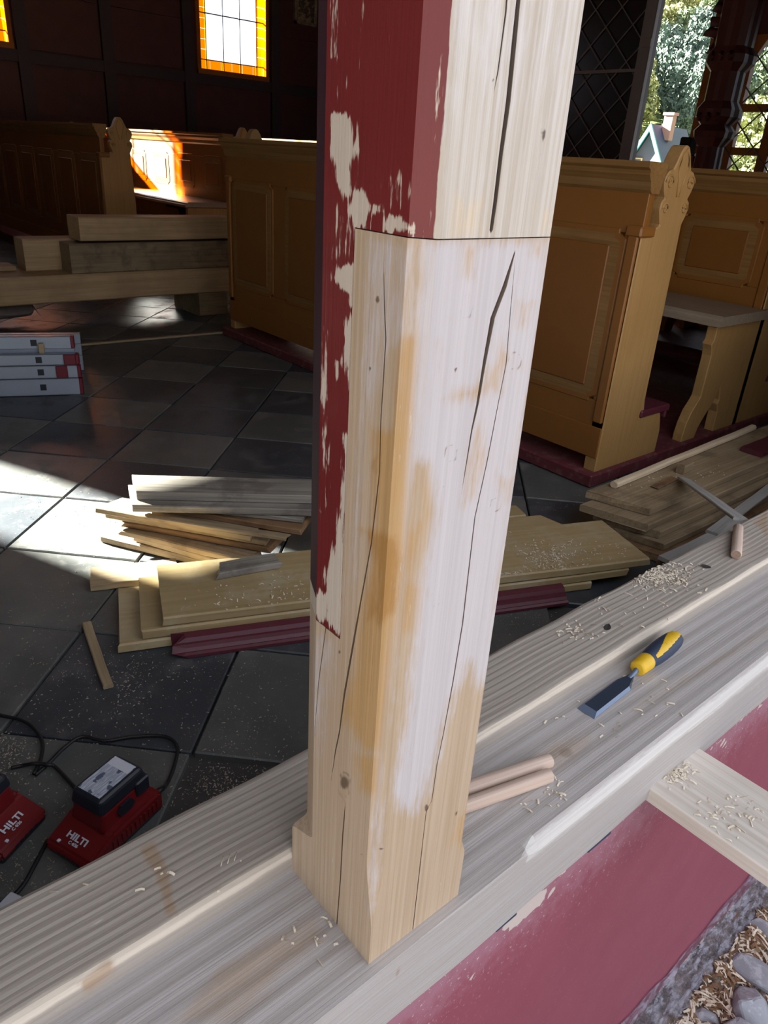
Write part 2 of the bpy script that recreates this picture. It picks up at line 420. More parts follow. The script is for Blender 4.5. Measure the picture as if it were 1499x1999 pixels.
for k, (a, b) in enumerate(WIN):
    w = empty('window_%d' % (k+1), (0, YW, 0), kind='structure')
    fw = .07 if b-a > .9 else .02
    z0, z1 = WZ0, WTOP[k]
    for p, q in (((a-.02, -.03, z0-.02), (a+fw*.5, .1, z1)), ((b-fw*.5, -.03, z0-.02), (b+.02, .1, z1)),
                 ((a-.02, -.04, z0-.03), (b+.02, .1, z0+fw*.5)), ((a-.02, -.03, z1-fw*.5), (b+.02, .1, z1+.02))):
        box('window_frame', p, q, 'frame_or', w)
    if b-a < .9: box('pane', (a, .05, z0), (b, .056, z1), 'clear', w); continue
    i0, i1, j0, j1 = a+fw*.5, b-fw*.5, z0+fw*.5, z1-fw*.5
    bw = .12
    nx, nz = 6, 9
    for i in range(nx):
        xa, xb = i0+(i1-i0)*i/nx, i0+(i1-i0)*(i+1)/nx
        for (za, zb) in ((j0, j0+bw), (j1-bw, j1)): box('amber_pane', (xa+.003, .045, za), (xb-.003, .052, zb), 'amber', w)
    for i in range(nz):
        za, zb = j0+bw+(j1-j0-2*bw)*i/nz, j0+bw+(j1-j0-2*bw)*(i+1)/nz
        for (xa, xb) in ((i0, i0+bw), (i1-bw, i1)): box('amber_pane', (xa, .045, za+.003), (xb, .052, zb-.003), 'amber', w)
    for i in range(3):
        xa, xb = i0+bw+(i1-i0-2*bw)*i/3, i0+bw+(i1-i0-2*bw)*(i+1)/3
        for j in range(2):
            za, zb = j0+bw+(j1-j0-2*bw)*j/2, j0+bw+(j1-j0-2*bw)*(j+1)/2
            box('clear_pane', (xa+.004, .045, za+.004), (xb-.004, .052, zb-.004), 'clear', w)
    for i in range(4):
        xa = i0+bw+(i1-i0-2*bw)*i/3; box('lead_bar', (xa-.007, .038, j0), (xa+.007, .058, j1), 'lead', w)
    for j in range(3):
        za = j0+bw+(j1-j0-2*bw)*j/2; box('lead_bar', (i0, .038, za-.006), (i1, .058, za+.006), 'lead', w)

wall_left = box('wall_left', (-5.2, .35, -.9), (-5.0, 11.2, 4.7), 'ceilwood'); tag(wall_left, kind='structure')
ceiling = box('ceiling', (-6, -.25, 4.7), (13.4, 11.28, 4.9), 'ceilwood'); tag(ceiling, kind='structure')
roofs = prism('roof', [(-.7, 4.5), (5.5, 8.9), (11.5, 4.9), (11.5, 5.2), (5.5, 9.25), (-.7, 4.8)], 0, -6.3, 13.6, 'brownold'); tag(roofs, kind='structure')
lintel = box('trim_1', (-6, .36, 2.55), (13.2, .50, 4.7), 'darkred'); tag(lintel, kind='structure')
wl = box('wall_front_left', (-6, .36, .24), (-.42, .60, 2.55), 'plaster'); tag(wl, kind='structure')
wr = box('wall_front_right', (2.75, .36, .24), (13.2, .60, 2.55), 'plaster'); tag(wr, kind='structure')

# end wall with lattice casement, open light, carved post and small window
XE = 8.0
wall_right = empty('wall_right', (XE, 0, 0), kind='structure')
def ebox(nm, a, b, m, bev=0): return box(nm, a, b, m, wall_right, bev)
ebox('wall_base', (0, .36, -.1), (.2, 11.2, .95), 'wallpanel')
ebox('wall_head', (0, .36, 3.1), (.2, 11.2, 5.2), 'wallpanel')
ebox('wall_pier', (0, 5.30, .95), (.2, 11.2, 3.1), 'wallpost')
ebox('wall_pier', (0, .36, .95), (.2, 2.95, 3.1), 'wallpost')
for y in (7.0, 8.6, 10.2): ebox('post', (-.05, y-.08, 0), (.01, y+.08, 4.9), 'wallpost')
# ------------------------------------------------------------------ foundation wall under the sill, ground outside
SY, BY = .335, .616                            # sill front, back beam rear
n = NT('red_plinth_render')
A1 = n.add('ShaderNodeAttribute', attribute_name='marks').outputs['Color']
sep = n.add('ShaderNodeSeparateColor', {0: A1})
nz = n.noise(n.coord((9, 9, 9), world=True), 1.0, 6, .6)
c = n.mix(nz, (.25, .060, .088), (.31, .085, .118))
dust = n.step(n.math('ADD', sep.outputs[1], n.math('MULTIPLY', n.math('SUBTRACT', n.noise(n.coord((30, 30, 30), world=True), 1, 7, .7), .5), 1.3)), .35, 1.1)
c = n.mix(n.math('MULTIPLY', dust, .55), c, (.42, .24, .30))
sp = n.step(n.noise(n.coord((150, 150, 150), world=True), 1, 3, .6), .61, .68)
c = n.mix(n.math('MULTIPLY', sp, n.math('ADD', n.math('MULTIPLY', sep.outputs[1], .8), .12)), c, (.60, .52, .52))
chip = n.step(n.math('ADD', sep.outputs[0], n.math('MULTIPLY', n.math('SUBTRACT', n.noise(n.coord((60, 60, 60), world=True), 1, 5, .7), .5), .8)), .45, .55)
c = n.mix(chip, c, (.58, .50, .46))
n.bump(n.math('SUBTRACT', nz, chip), .25, .004)
MAT['redwall'] = n.fin(c, .6, 0, .35)
WX = np.concatenate([np.linspace(-5, -.2, 8), np.linspace(0, 2.4, 200), np.linspace(2.8, 13, 10)]); WZ = np.linspace(OUTZ-.15, .245, 90)
gx, gz = np.meshgrid(WX, WZ); V = np.stack([gx.ravel(), np.full(gx.size, .347), gz.ravel()], 1)
nc = len(WX); vs = [tuple(v) for v in V]
fs = [(i*nc+k, i*nc+k+1, (i+1)*nc+k+1, (i+1)*nc+k) for i in range(len(WZ)-1) for k in range(nc-1)]
b0 = len(vs); vs += [(-5, BY, OUTZ-.15), (13, BY, OUTZ-.15), (13, BY, .245), (-5, BY, .245)]
top0 = (len(WZ)-1)*nc
fs += [(b0, b0+1, b0+2, b0+3), tuple(range(top0, top0+nc)) + (b0+2, b0+3)]
me = bpy.data.meshes.new('wall_plinth'); me.from_pydata(vs, [], fs)
P = pix(np.array(vs)); front = np.arange(len(vs)) < b0
chips = soft(P, [[(985, 1800), (1010, 1765), (1040, 1750), (1063, 1735), (1065, 1760), (1030, 1785), (1000, 1815), (975, 1815)],
                 [(1070, 1740), (1085, 1730), (1083, 1748), (1070, 1750)], [(1088, 1700), (1105, 1698), (1095, 1715)],
                 [(916, 1905), (928, 1905), (922, 1925)], [(1400, 1450), (1415, 1440), (1418, 1460)], [(1440, 1400), (1455, 1390), (1450, 1412)],
                 [(1470, 1380), (1490, 1370), (1485, 1385)], [(955, 1815), (970, 1808), (965, 1822)], [(1380, 1462), (1392, 1455), (1390, 1470)]], 5)
dustm = np.clip((np.array(vs)[:, 2]-.03)/.17, 0, 1)
set_attr(me, 'marks', np.where(front, chips, 0), np.where(front, dustm, 0), np.zeros(len(vs)))
wp = link_mesh('wall_plinth', me, 'redwall'); tag(wp, kind='structure')

n = NT('earth_and_wood_litter')
k1 = n.noise(n.coord((22, 22, 22), world=True), 1, 8, .75); k2 = n.noise(n.coord((70, 70, 70), world=True), 1, 5, .7)
c = n.mix(n.step(k1, .4, .62), (.10, .075, .06), (.32, .26, .20)); c = n.mix(n.step(k2, .5, .62), c, (.40, .36, .30))
n.bump(n.math('ADD', k1, k2), .8, .02); MAT['litter'] = n.fin(c, .9, 0, .2)
n = NT('meadow_ground')
k1 = n.noise(n.coord((.3, .3, .3), world=True), 1, 8, .7)
MAT['meadow'] = n.fin(n.mix(n.step(k1, .35, .65), (.06, .10, .03), (.20, .24, .08)), .9, 0, .1)
vs, fs = [], []
NX = 110
for j in range(60):
    for i in range(NX):
        x = -1 + 4.4*i/(NX-1); y = -1.6 + 1.97*j/59
        vs.append((x, y, OUTZ + rng.normal()*.006 + .02*math.sin(x*5)*math.sin(y*6)))
fs = [(j*NX+i, j*NX+i+1, (j+1)*NX+i+1, (j+1)*NX+i) for j in range(59) for i in range(NX-1)]
gr = pyd('ground_litter', vs, fs, 'litter', None, True)
tag(gr, 'loose earth and wood litter lying along the foot of the red wall', 'ground', kind='structure')
MAT['yard'] = paint('trodden_grey_yard', (.17, .155, .14), .3, .9, 2)
gf = box('ground', (-120, -60, OUTZ-.3), (30, 40, OUTZ-.06), 'yard'); tag(gf, kind='structure')

# ------------------------------------------------------------------ sill, back beam
def loft(name, rows, mat, parent=None, smooth=False, closed=True):
    nr, ncl = len(rows), len(rows[0]); vs = [p for r in rows for p in r]; fs = []
    for i in range(nr-1):
        for k in range(ncl if closed else ncl-1): fs.append((i*ncl+k, i*ncl+(k+1) % ncl, (i+1)*ncl+(k+1) % ncl, (i+1)*ncl+k))
    if closed: fs += [tuple(range(ncl)), tuple((nr-1)*ncl+k for k in range(ncl))]
    return pyd(name, vs, fs, mat, parent, smooth)
def sstep(v, a, b): t = min(1, max(0, (v-a)/(b-a))); return t*t*(3-2*t)
def marked(name, b1, b2, axis, stain=(.44, .27, .10), stain2=(.36, .18, .05), white=(.84, .82, .84), red=(.155, .020, .020), primer=(.60, .52, .43), knot=(.09, .06, .045), fine=75, bump=.2, wave=.10):
    n = NT(name)
    sc = [fine*3.2]*3; sc[axis] = 2.5
    g = n.noise(n.coord(tuple(sc), rnd=False), 1.0, 5, .6, .5)
    sc = [13]*3; sc[axis] = 1.1
    w = n.add('ShaderNodeTexWave', {'Vector': n.coord(tuple(sc), rnd=False), 'Scale': 2.6, 'Distortion': 4.5, 'Detail': 2.0, 'Detail Scale': 1.0}, wave_type='RINGS', rings_direction='XYZ'[axis]).outputs['Fac']
    f = n.step(n.math('ADD', n.math('MULTIPLY', g, .95), n.math('MULTIPLY', w, wave)), .3, .74)
    a = n.add('ShaderNodeSeparateColor', {0: n.add('ShaderNodeAttribute', attribute_name='mA').outputs['Color']})
    b = n.add('ShaderNodeSeparateColor', {0: n.add('ShaderNodeAttribute', attribute_name='mB').outputs['Color']})
    sc = [90]*3; sc[axis] = 12
    jit = n.math('SUBTRACT', n.noise(n.coord(tuple(sc), rnd=False), 1.0, 5, .7), .5)
    sc = [300]*3; sc[axis] = 40
    jit2 = n.math('SUBTRACT', n.noise(n.coord(tuple(sc), rnd=False), 1.0, 3, .6), .5)
    def m(v, k=.8, lo=.40, hi=.60): return n.step(n.math('ADD', v, n.math('MULTIPLY', n.math('ADD', jit, n.math('MULTIPLY', jit2, .9)), k)), lo, hi)
    col = n.mix(f, b1, b2)
    col = n.mix(n.math('MULTIPLY', m(a.outputs[1], 1.0, .25, .9), .85), col, n.mix(f, white, tuple(x*.88 for x in white)))
    col = n.mix(n.math('MULTIPLY', m(a.outputs[0], .9, .22, .95), .78), col, n.mix(f, tuple(min(1, x*1.25) for x in stain), stain))
    col = n.mix(n.math('MULTIPLY', m(b.outputs[2], .9, .22, .95), .7), col, stain2)
    col = n.mix(n.math('MULTIPLY', m(a.outputs[2], .4, .45, .9), .9), col, knot)
    redc = n.mix(n.noise(n.coord((8, 8, 8), rnd=False), 1, 5, .6), tuple(x*.82 for x in red), tuple(x*1.15 for x in red))
    rm = m(b.outputs[0], .5, .45, .55)
    col = n.mix(rm, col, redc)
    col = n.mix(m(b.outputs[1], 1.9, .40, .66), col, n.mix(f, primer, tuple(x*.9 for x in primer)))
    n.bump(n.math('ADD', f, n.math('MULTIPLY', b.outputs[1], -.5)), bump, .0012)
    rr = n.math('SUBTRACT', .62, n.math('MULTIPLY', rm, .25))
    return n.fin(col, rr, 0, .35)

MAT['sillm'] = marked('planed_sill_wood', (.46, .435, .42), (.395, .36, .335), 0, stain=(.36, .28, .21), white=(.66, .64, .60), knot=(.30, .23, .18), fine=95, bump=.3, wave=.03)
MAT['backm'] = marked('sawn_back_beam_wood', (.42, .375, .325), (.345, .30, .25), 0, stain=(.32, .22, .14), white=(.68, .60, .49), knot=(.13, .09, .06), fine=80, bump=.16, wave=.03)
def attrs(o, A=None, B=None, onlyidx=None):
    me = o.data; V = np.empty(len(me.vertices)*3, np.float32); me.vertices.foreach_get('co', V); V = V.reshape(-1, 3)
    V = np.array([o.matrix_world @ Vector(v) for v in V]) if False else V
    P = pix(V); z = np.zeros(len(V))
    def ev(f): return z if f is None else f(P, V)
    A = A or (None,)*3; B = B or (None,)*3
    set_attr(me, 'mA', *[ev(f) for f in A]); set_attr(me, 'mB', *[ev(f) for f in B])
ST = .35
xr = np.concatenate([np.linspace(-2.2, -.15, 20), np.linspace(-.14, 2.0, 430), np.linspace(2.05, 4.0, 20)])
rows = []
for x in xr:
    c = .0125*max(sstep(x, .552, .60), 1-sstep(x, .205, .245))
    wv = .0008*math.sin(x*9)+.0006*math.sin(x*23)
    prof = [(SY+wv, .238), (SY+wv, .262), (SY+wv, .29), (SY+wv, .32), (SY+wv, ST-c-.001), (SY+c*.5, ST-c*.45), (SY+c+.001, ST)]
    prof += [(SY+.016+(.50-SY-.016)*k/36, ST + .0005*math.sin(k*1.1+x*5)) for k in range(1, 37)] + [(.50, .238)]
    rows.append([(x, y, z) for y, z in prof])
sill = loft('sill_beam', rows, 'sillm')
tag(sill, 'pale planed timber sill on the red wall, carrying the post and chisel', 'beam')
knotS = [(1105, 1470, 20, 13), (740, 1905, 5, 14), (775, 1895, 9, 12)]
def band(px0, px1, w0, w1):  # long thin mark in photo pixels
    return [(px0[0], px0[1]-w0), (px1[0], px1[1]-w1), (px1[0], px1[1]+w1), (px0[0], px0[1]+w0)]
attrs(sill, (lambda P, V: soft(P, [[(330, 1999), (420, 1890), (560, 1810), (620, 1790), (640, 1830), (560, 1900), (470, 1999)], [(1000, 1500), (1080, 1440), (1180, 1430), (1120, 1490), (1040, 1530)], [(1230, 1380), (1499, 1225), (1499, 1240), (1240, 1392)]], 22)*.8,
             lambda P, V: np.where((V[:, 1] < SY+.013) & (V[:, 2] > .334), np.where((V[:, 0] > .57) | (V[:, 0] < .225), 1., 0.), 0),
             lambda P, V: np.maximum(ell(P, knotS)*.8, soft(P, [band((1190, 1390), (1450, 1235), 1.0, .8), band((520, 1850), (620, 1785), 1, 1)], 1.4)*.8)))
rows = []
BT = .378
for x in xr:
    wv = .0012*math.sin(x*7.3)+.0008*math.sin(x*31)
    prof = [(.488, .22), (.488, .352), (.488, BT-.012), (.4888+wv*.3, BT-.007), (.491+wv*.4, BT-.003), (.495+wv, BT-.0006)]
    prof += [(.497+wv+(.608-.497)*k/30, BT + .0004*math.sin(k*2.1+x*11)) for k in range(1, 31)]
    prof += [(.6135+wv*1.5, BT-.003), (BY, BT-.010), (BY, .22)]
    rows.append([(x, y, z) for y, z in prof])
back = loft('back_beam', rows, 'backm')
tag(back, 'sawn timber behind the sill with a rounded front edge lightened as if lit', 'beam')
attrs(back, (lambda P, V: soft(P, [[(270, 1655), (300, 1640), (330, 1700), (345, 1785), (325, 1790), (305, 1715)], [(150, 1920), (215, 1870), (230, 1890), (170, 1940)], [(1470, 1020), (1499, 990), (1499, 1050)]], 9),
             lambda P, V: np.where((V[:, 1] < .498) & (V[:, 2] > .366), .9, 0.),  # rounded front edge made paler: the light on it put into the colour
             lambda P, V: np.maximum(ell(P, [(490, 1705, 6, 4), (255, 1690, 2, 4), (690/2.0, 1790, 3, 4)]), soft(P, [[(275, 1660), (283, 1655), (325, 1715), (338, 1780), (330, 1782), (316, 1722)]], 4)*.55)))
for k in range(3):
    a = at(431+k*13, 1691-k*5, BT); b = at(436+k*13, 1671-k*4, BT)
    tube('chisel_mark', [a, (a+b)/2, b], .0006, 'chip', back, 5)

# ------------------------------------------------------------------ the spliced post
PL, PN, PR, PB = .331, .347, .462, .488
JY, JT, JB = .414, 1.055, .719                 # joint: inner face, shoulder, lower end of the old tongue
def lean(z): return -.0065*(z-.35)/.85
def px_face(pts, face):                        # photo pixels -> (z, u) on the two faces seen
    out = []
    for p in pts:
        w = ROT @ ray(*p[:2])
        t = (PL + lean(.8))/w[0] if face == 'L' else PN/w[1]
        z = CAMH + w[2]*t; u = w[1]*t if face == 'L' else w[0]*t - lean(z)
        out.append((z, u, *p[2:]))
    return sorted(out)
class Crack:
    def __init__(s, pts, face): s.d = np.array(px_face(pts, face)); s.face = face
    def at(s, z):
        d = s.d; u = np.interp(z, d[:, 0], d[:, 1])
        if z < d[0, 0] or z > d[-1, 0]: return u, 0., 0.
        return u, np.interp(z, d[:, 0], d[:, 2])*.001, np.interp(z, d[:, 0], d[:, 3])*.001
CL = Crack([(752, 491, 0, 0), (754, 609, 1.1, 8), (756, 661, 1, 8), (750, 751, 1, 8), (745, 822, 1, 8), (742, 920, 1, 8), (735, 980, 1.3, 8), (725, 1060, 1.2, 8), (703, 1177, 1.4, 8), (690, 1247, 2.2, 10), (670, 1357, 2.2, 10), (660, 1430, 1.5, 10), (652, 1467, 1.3, 8), (643, 1527, 0, 0),
            (671, 1566, 0, 0), (668, 1600, 1.6, 8), (665, 1633, 1.6, 9), (660, 1717, 1.6, 9), (652, 1810, 1.6, 8)], 'L')
CL2 = Crack([(635, 1223, 1, 6), (620, 1330, 1, 6), (612, 1420, .6, 4), (608, 1470, 0, 0)], 'L')
CR1 = Crack([(1005, 492, 1, 4), (985, 560, 4.5, 22), (962, 620, 4.5, 22), (947, 700, 3.4, 18), (932, 790, 2.4, 14), (921, 840, 1.4, 8), (912, 895, .9, 6), (900, 967, 0, 0)], 'R')
CR2 = Crack([(1006, 500, 0, 0), (996, 612, .5, 5), (988, 710, .7, 6), (971, 796, .7, 6), (950, 905, .9, 7), (927, 1010, 1, 7), (903, 1217, 1.2, 8), (885, 1327, 1.3, 8), (866, 1430, 1.0, 8), (853, 1493, .9, 7), (843, 1563, .7, 6), (813, 1617, .5, 4), (797, 1700, 1, 6), (768, 1843, 1, 6)], 'R')
CO0 = Crack([(992, -60, 1, 5), (988, 20, 1.2, 6), (972, 140, .8, 5), (964, 180, 0, 0)], 'R')
CO1 = Crack([(1022, -80, 3.4, 18), (1012, 0, 3.4, 18), (1004, 80, 4.0, 22), (992, 200, 4.0, 22), (978, 300, 3.5, 20), (966, 400, 3.5, 20), (958, 455, 3.0, 18)], 'R')
def face_line(u0, u1, cracks, z, ncol, place, inward):
    """columns across one face; every crack is a real V groove that follows its own line"""
    out = []; prev = u0; sgn = 1 if u1 > u0 else -1
    k = max(4, ncol//(len(cracks)+1))
    for c in cracks:
        u, w, d = c.at(z)
        lo, hi = sorted((u0, u1)); u = min(max(u, lo+.0012), hi-.0012)
        if (u-prev)*sgn < .0008: u = prev + sgn*.0008
        a, b = u-sgn*(w/2+.0002), u+sgn*(w/2+.0002)
        if (a-prev)*sgn < 0: a = prev
        e_ = min(.0009, d*.2)
        out += [(prev+(a-prev)*i/k, 0) for i in range(k)] + [(a, 0), (a, e_), (u, d), (b, e_)]
        prev = b
    out += [(prev+(u1-prev)*i/k, 0) for i in range(k+1)]
    return [place(u, d) for u, d in out]
def section(z, yb, cl, cr, foot):
    t = sstep(z, .420, .440) if foot else 1.0
    c = .0135*sstep(z, .395, .50) if foot else .0135
    cr_ = .0075*t; dx = lean(z)
    L, R = PL+dx, PR+dx
    full = yb > JY+.01
    if full: yl = PB*(1-t)+.450*t; by = PB*(1-t)+.481*t; bx = .0150*t
    else: yl, by, bx = yb-.0003, yb, 0
    pts = [(R-.004*t, by), ((L+R)/2, by), (L+bx+.0002, by)]
    pts += face_line(yl, PN+c, cl, z, 46, lambda u, d: (L+d, u), 0)
    pts += [(L+c*.33, PN+c*.66), (L+c*.66, PN+c*.33)]
    pts += face_line(L+c, R-cr_, cr, z, 48, lambda u, d: (u, PN+d), 0)
    pts += [(R, PN+cr_+.0002), (R, (PN+by)/2)]
    return [(x, y, z) for x, y in pts]
class Lean:                                    # shifts a right-face crack with the leaning post
    def __init__(s, c): s.c = c
    def at(s, z): u, w, d = s.c.at(z); return u+lean(z), w, d
post = empty('timber_post', ((PL+PR)/2, (PN+PB)/2, ST), label='square timber post, red paint above and spliced bare wood below, standing on the sill', cat='post')
off = Vector(post.location)
def post_part(name, rows_list, mat):
    vs, fs = [], []
    for rows in rows_list:
        b0 = len(vs); ncl = len(rows[0]); nr = len(rows)
        for r in rows: vs += r
        for i in range(nr-1):
            for k in range(ncl): fs.append((b0+i*ncl+k, b0+i*ncl+(k+1) % ncl, b0+(i+1)*ncl+(k+1) % ncl, b0+(i+1)*ncl+k))
        fs += [tuple(b0+k for k in range(ncl)), tuple(b0+(nr-1)*ncl+k for k in range(ncl))]
    o = pyd(name, vs, fs, mat)
    return o
MAT['postnew'] = marked('new_spliced_wood', (.52, .405, .29), (.425, .315, .21), 2, stain=(.42, .25, .09), stain2=(.35, .17, .04), white=(.59, .565, .585), knot=(.12, .08, .05), fine=85)
MAT['postold'] = marked('old_post_wood', (.62, .58, .525), (.46, .395, .315), 2, white=(.68, .65, .64), stain=(.60, .45, .26), fine=85)
zl = np.linspace(ST, JB, 150); zu = np.linspace(JB, JT, 136); zo = np.concatenate([np.linspace(JT+.0008, 1.30, 100), np.linspace(1.35, 2.58, 28)])
new = post_part('spliced_foot', [[section(z, PB, [CL2, CL], [Lean(CR1), Lean(CR2)], True) for z in zl],
                                 [section(z, JY, [CL], [Lean(CR1), Lean(CR2)], False) for z in zu]], 'postnew')
def tongue(z):
    dx = lean(z); L, R = PL+dx, PR+dx; ys = JY+.0008
    ins = .0012
    pts = [(R-.004, .481), ((L+R)/2, .481), (L+.015, .481)]
    pts += [(L+.015-.015*i/8, .481-.031*i/8) for i in range(1, 8)]
    pts += [(L, .450+(ys-.450)*i/16) for i in range(17)] + [(R, ys)]
    return [(x, y, z) for x, y in pts]
old = post_part('old_upper_post', [[tongue(z) for z in np.linspace(JB+.0008, JT+.0008, 150)],
                                   [section(z, PB, [], [Lean(CO0), Lean(CO1)], False) for z in zo]], 'postold')
isL = lambda V: (V[:, 0] < PL+lean(.8)+.0125) & (V[:, 1] > PN+.0005)
isR = lambda V: V[:, 1] < PN+.02
stainL = [[(785, 655), (814, 655), (803, 800), (797, 900), (792, 1000), (787, 1100), (777, 1180), (762, 1280), (748, 1440), (742, 1475), (712, 1470), (675, 1420), (665, 1385), (690, 1300), (700, 1200), (722, 1100), (725, 1050), (703, 1033), (727, 1025), (724, 838), (765, 832), (772, 700)],
          [(585, 1340), (600, 1340), (600, 1500), (590, 1560), (580, 1500)], [(690, 1470), (742, 1470), (735, 1560), (700, 1540)]]
stainL2 = [[(708, 1034), (772, 1045), (777, 1100), (770, 1190), (742, 1225), (722, 1190), (738, 1120)], [(722, 900), (738, 890), (735, 925), (722, 915)], [(745, 1050), (760, 1060), (735, 1200), (715, 1215), (725, 1140)]]
stainR = [[(880, 760), (930, 745), (958, 700), (975, 640), (1000, 690), (985, 770), (900, 790), (858, 780)], [(1005, 582), (1038, 590), (1030, 640), (1005, 645)],
          [(822, 912), (836, 920), (846, 1000), (828, 1080), (800, 1135), (778, 1120), (785, 1040), (817, 1000)], [(912, 905), (926, 840), (942, 800), (950, 890), (925, 970), (905, 985)],
          [(970, 930), (1006, 930), (992, 980), (975, 990)], [(775, 1150), (800, 1120), (830, 1150), (812, 1235), (775, 1245)], [(785, 1035), (820, 1040), (810, 1070), (782, 1060)], [(848, 660), (862, 660), (862, 720), (848, 730)],
          [(880, 1590), (920, 1570), (915, 1660), (880, 1650)], [(1035, 470), (1070, 470), (1060, 510), (1030, 500)], [(900, 470), (940, 480), (930, 560), (900, 540)]]
whiteR = [[(820, 470), (1080, 465), (1050, 700), (1010, 960), (985, 1120), (960, 1330), (935, 1345), (915, 1300), (900, 1340), (880, 1370), (862, 1460), (838, 1545), (808, 1590), (778, 1580), (765, 1545), (790, 1400), (808, 1260), (812, 1160), (830, 1080), (846, 1000), (836, 910), (812, 900), (780, 1130), (770, 1250), (755, 1400), (745, 1460), (742, 1640), (726, 1770), (722, 1775), (740, 1500), (775, 1200)]]
whiteL = [[(712, 455), (818, 470), (805, 660), (770, 690), (720, 840), (705, 1040), (700, 1180), (670, 1240), (690, 860)], [(600, 1210), (660, 1245), (640, 1420), (620, 1480), (590, 1400)]]
knots = [(737, 585, 5, 9), (722, 720, 3, 6), (672, 1528, 9, 15), (663, 1273, 3, 5), (888, 722, 4, 6), (832, 1577, 5, 8), (741, 1657, 4, 4), (890, 1588, 4, 5), (705, 1668, 2, 4)]
rings = [(672, 1532, 13, 24), (910, 600, 13, 22), (1005, 705, 12, 17), (880, 885, 12, 17), (850, 1170, 10, 14), (967, 985, 10, 13), (863, 946, 6, 5)]
def ringmask(P):
    m = np.zeros(len(P))
    for (x, y, rx, ry) in rings:
        q = np.sqrt(((P[:, 0]-x)/rx)**2 + ((P[:, 1]-y)/ry)**2)
        m = np.maximum(m, np.clip(1-np.abs(q-1)*2.4, 0, 1)*.72)
    return m
def crack_shade(V):  # crack insides coloured dark, the groove's shade put into the wood colour
    z = V[:, 2]; lx = np.array([lean(q) for q in z]); x = V[:, 0]-lx; y = V[:, 1]
    r = (x > PL+.016) & (x < PR-.010) & (y > PN+.0005) & (y < PN+.03)
    l = (x > PL+.0005) & (x < PL+.02) & (y > PN+.016) & (y < PB-.004) & ((y < .4495) | (z < .42) | ((z < JB) & (y < .447)))
    return np.where(r | l, 1.6, 0.)
attrs(new, (lambda P, V: np.maximum(np.where(isL(V), soft(P, stainL, 20), 0), np.where(isR(V), soft(P, stainR, 22)*.7, 0)),
            lambda P, V: np.maximum(np.where(isR(V), soft(P, whiteR, 26), 0), np.where(isL(V), soft(P, whiteL, 20)*.55, 0)),
            lambda P, V: np.maximum(np.maximum(ell(P, knots), ringmask(P)), crack_shade(V))),
      (None, None, lambda P, V: np.where(isL(V), soft(P, stainL2, 16), 0)))
prim = [[(650, 225), (672, 220), (690, 232), (697, 290), (682, 330), (690, 378), (674, 392), (655, 345), (643, 290)], [(690, 378), (708, 370), (722, 405), (715, 447), (692, 440), (680, 410)],
        [(757, 420), (788, 417), (808, 438), (814, 462), (747, 452), (745, 432)], [(660, 522), (690, 512), (708, 545), (697, 572), (668, 562), (648, 545)], [(700, 608), (712, 606), (702, 730), (684, 757), (674, 700), (680, 625)],
        [(668, 845), (692, 850), (688, 930), (674, 1010), (668, 1090), (668, 1240), (592, 1190), (592, 1158), (636, 1152), (640, 1090), (655, 1060), (660, 1015), (668, 940)],
        [(650, -20), (655, -20), (653, 110), (650, 110)], [(690, 570), (702, 575), (700, 600), (688, 592)], [(724, 400), (745, 395), (748, 415), (725, 418)], [(632, 700), (636, 640), (634, 900), (628, 1000)], [(655, 705), (662, 705), (660, 735), (655, 730)]]
primfaint = [[(735, 330), (790, 335), (815, 380), (800, 420), (760, 415), (730, 380)], [(650, 400), (700, 440), (690, 520), (650, 500)], [(835, 410), (868, 410), (868, 460), (845, 458)], [(640, 1050), (668, 1040), (668, 1160), (636, 1160)]]
attrs(old, (lambda P, V: np.where(isR(V), soft(P, [[(880, 370), (955, 385), (950, 470), (872, 470)], [(1040, 400), (1085, 400), (1078, 470), (1050, 465)]], 30)*.6, 0), lambda P, V: np.where(isR(V), np.clip((V[:, 2]-1.0)*3, .05, .5), 0),
            lambda P, V: np.where(isR(V), np.maximum(ell(P, [(1060, 262, 5, 16), (964, 160, 3, 10)]), np.where((V[:, 1] > PN+.0005) & (V[:, 0] > PL+.012) & (V[:, 0] < PR-.018), 1.6, 0)), 0)),  # old post's crack insides darkened too, shade put into the colour
      (lambda P, V: np.where((V[:, 1] > PN+.0003) & (V[:, 0] < PL+lean(.8)+.0138), 1., np.where(V[:, 1] > PN+.006, 1., 0.)),
       lambda P, V: np.where((V[:, 1] < .4507) & (V[:, 1] > PN+.0003), np.maximum(soft(P, prim, 11), soft(P, primfaint, 14)*.42), np.where((V[:, 2] < .742) & (V[:, 1] > .41), 1., 0.)),
       None))
MAT['chamfer_shade'] = paint('dark_purple_brown_shade', (.042, .015, .024), .2, .7, 14, .08, .06)
old.data.materials.append(MAT['chamfer_shade'])
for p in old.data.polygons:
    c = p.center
    if c.y > .4506 and c.z > .742: p.material_index = 1  # back chamfer's shade put into its colour, a darker purple-brown
for o in (new, old):
    o.data.transform(Matrix.Translation(-off)); o.parent = post

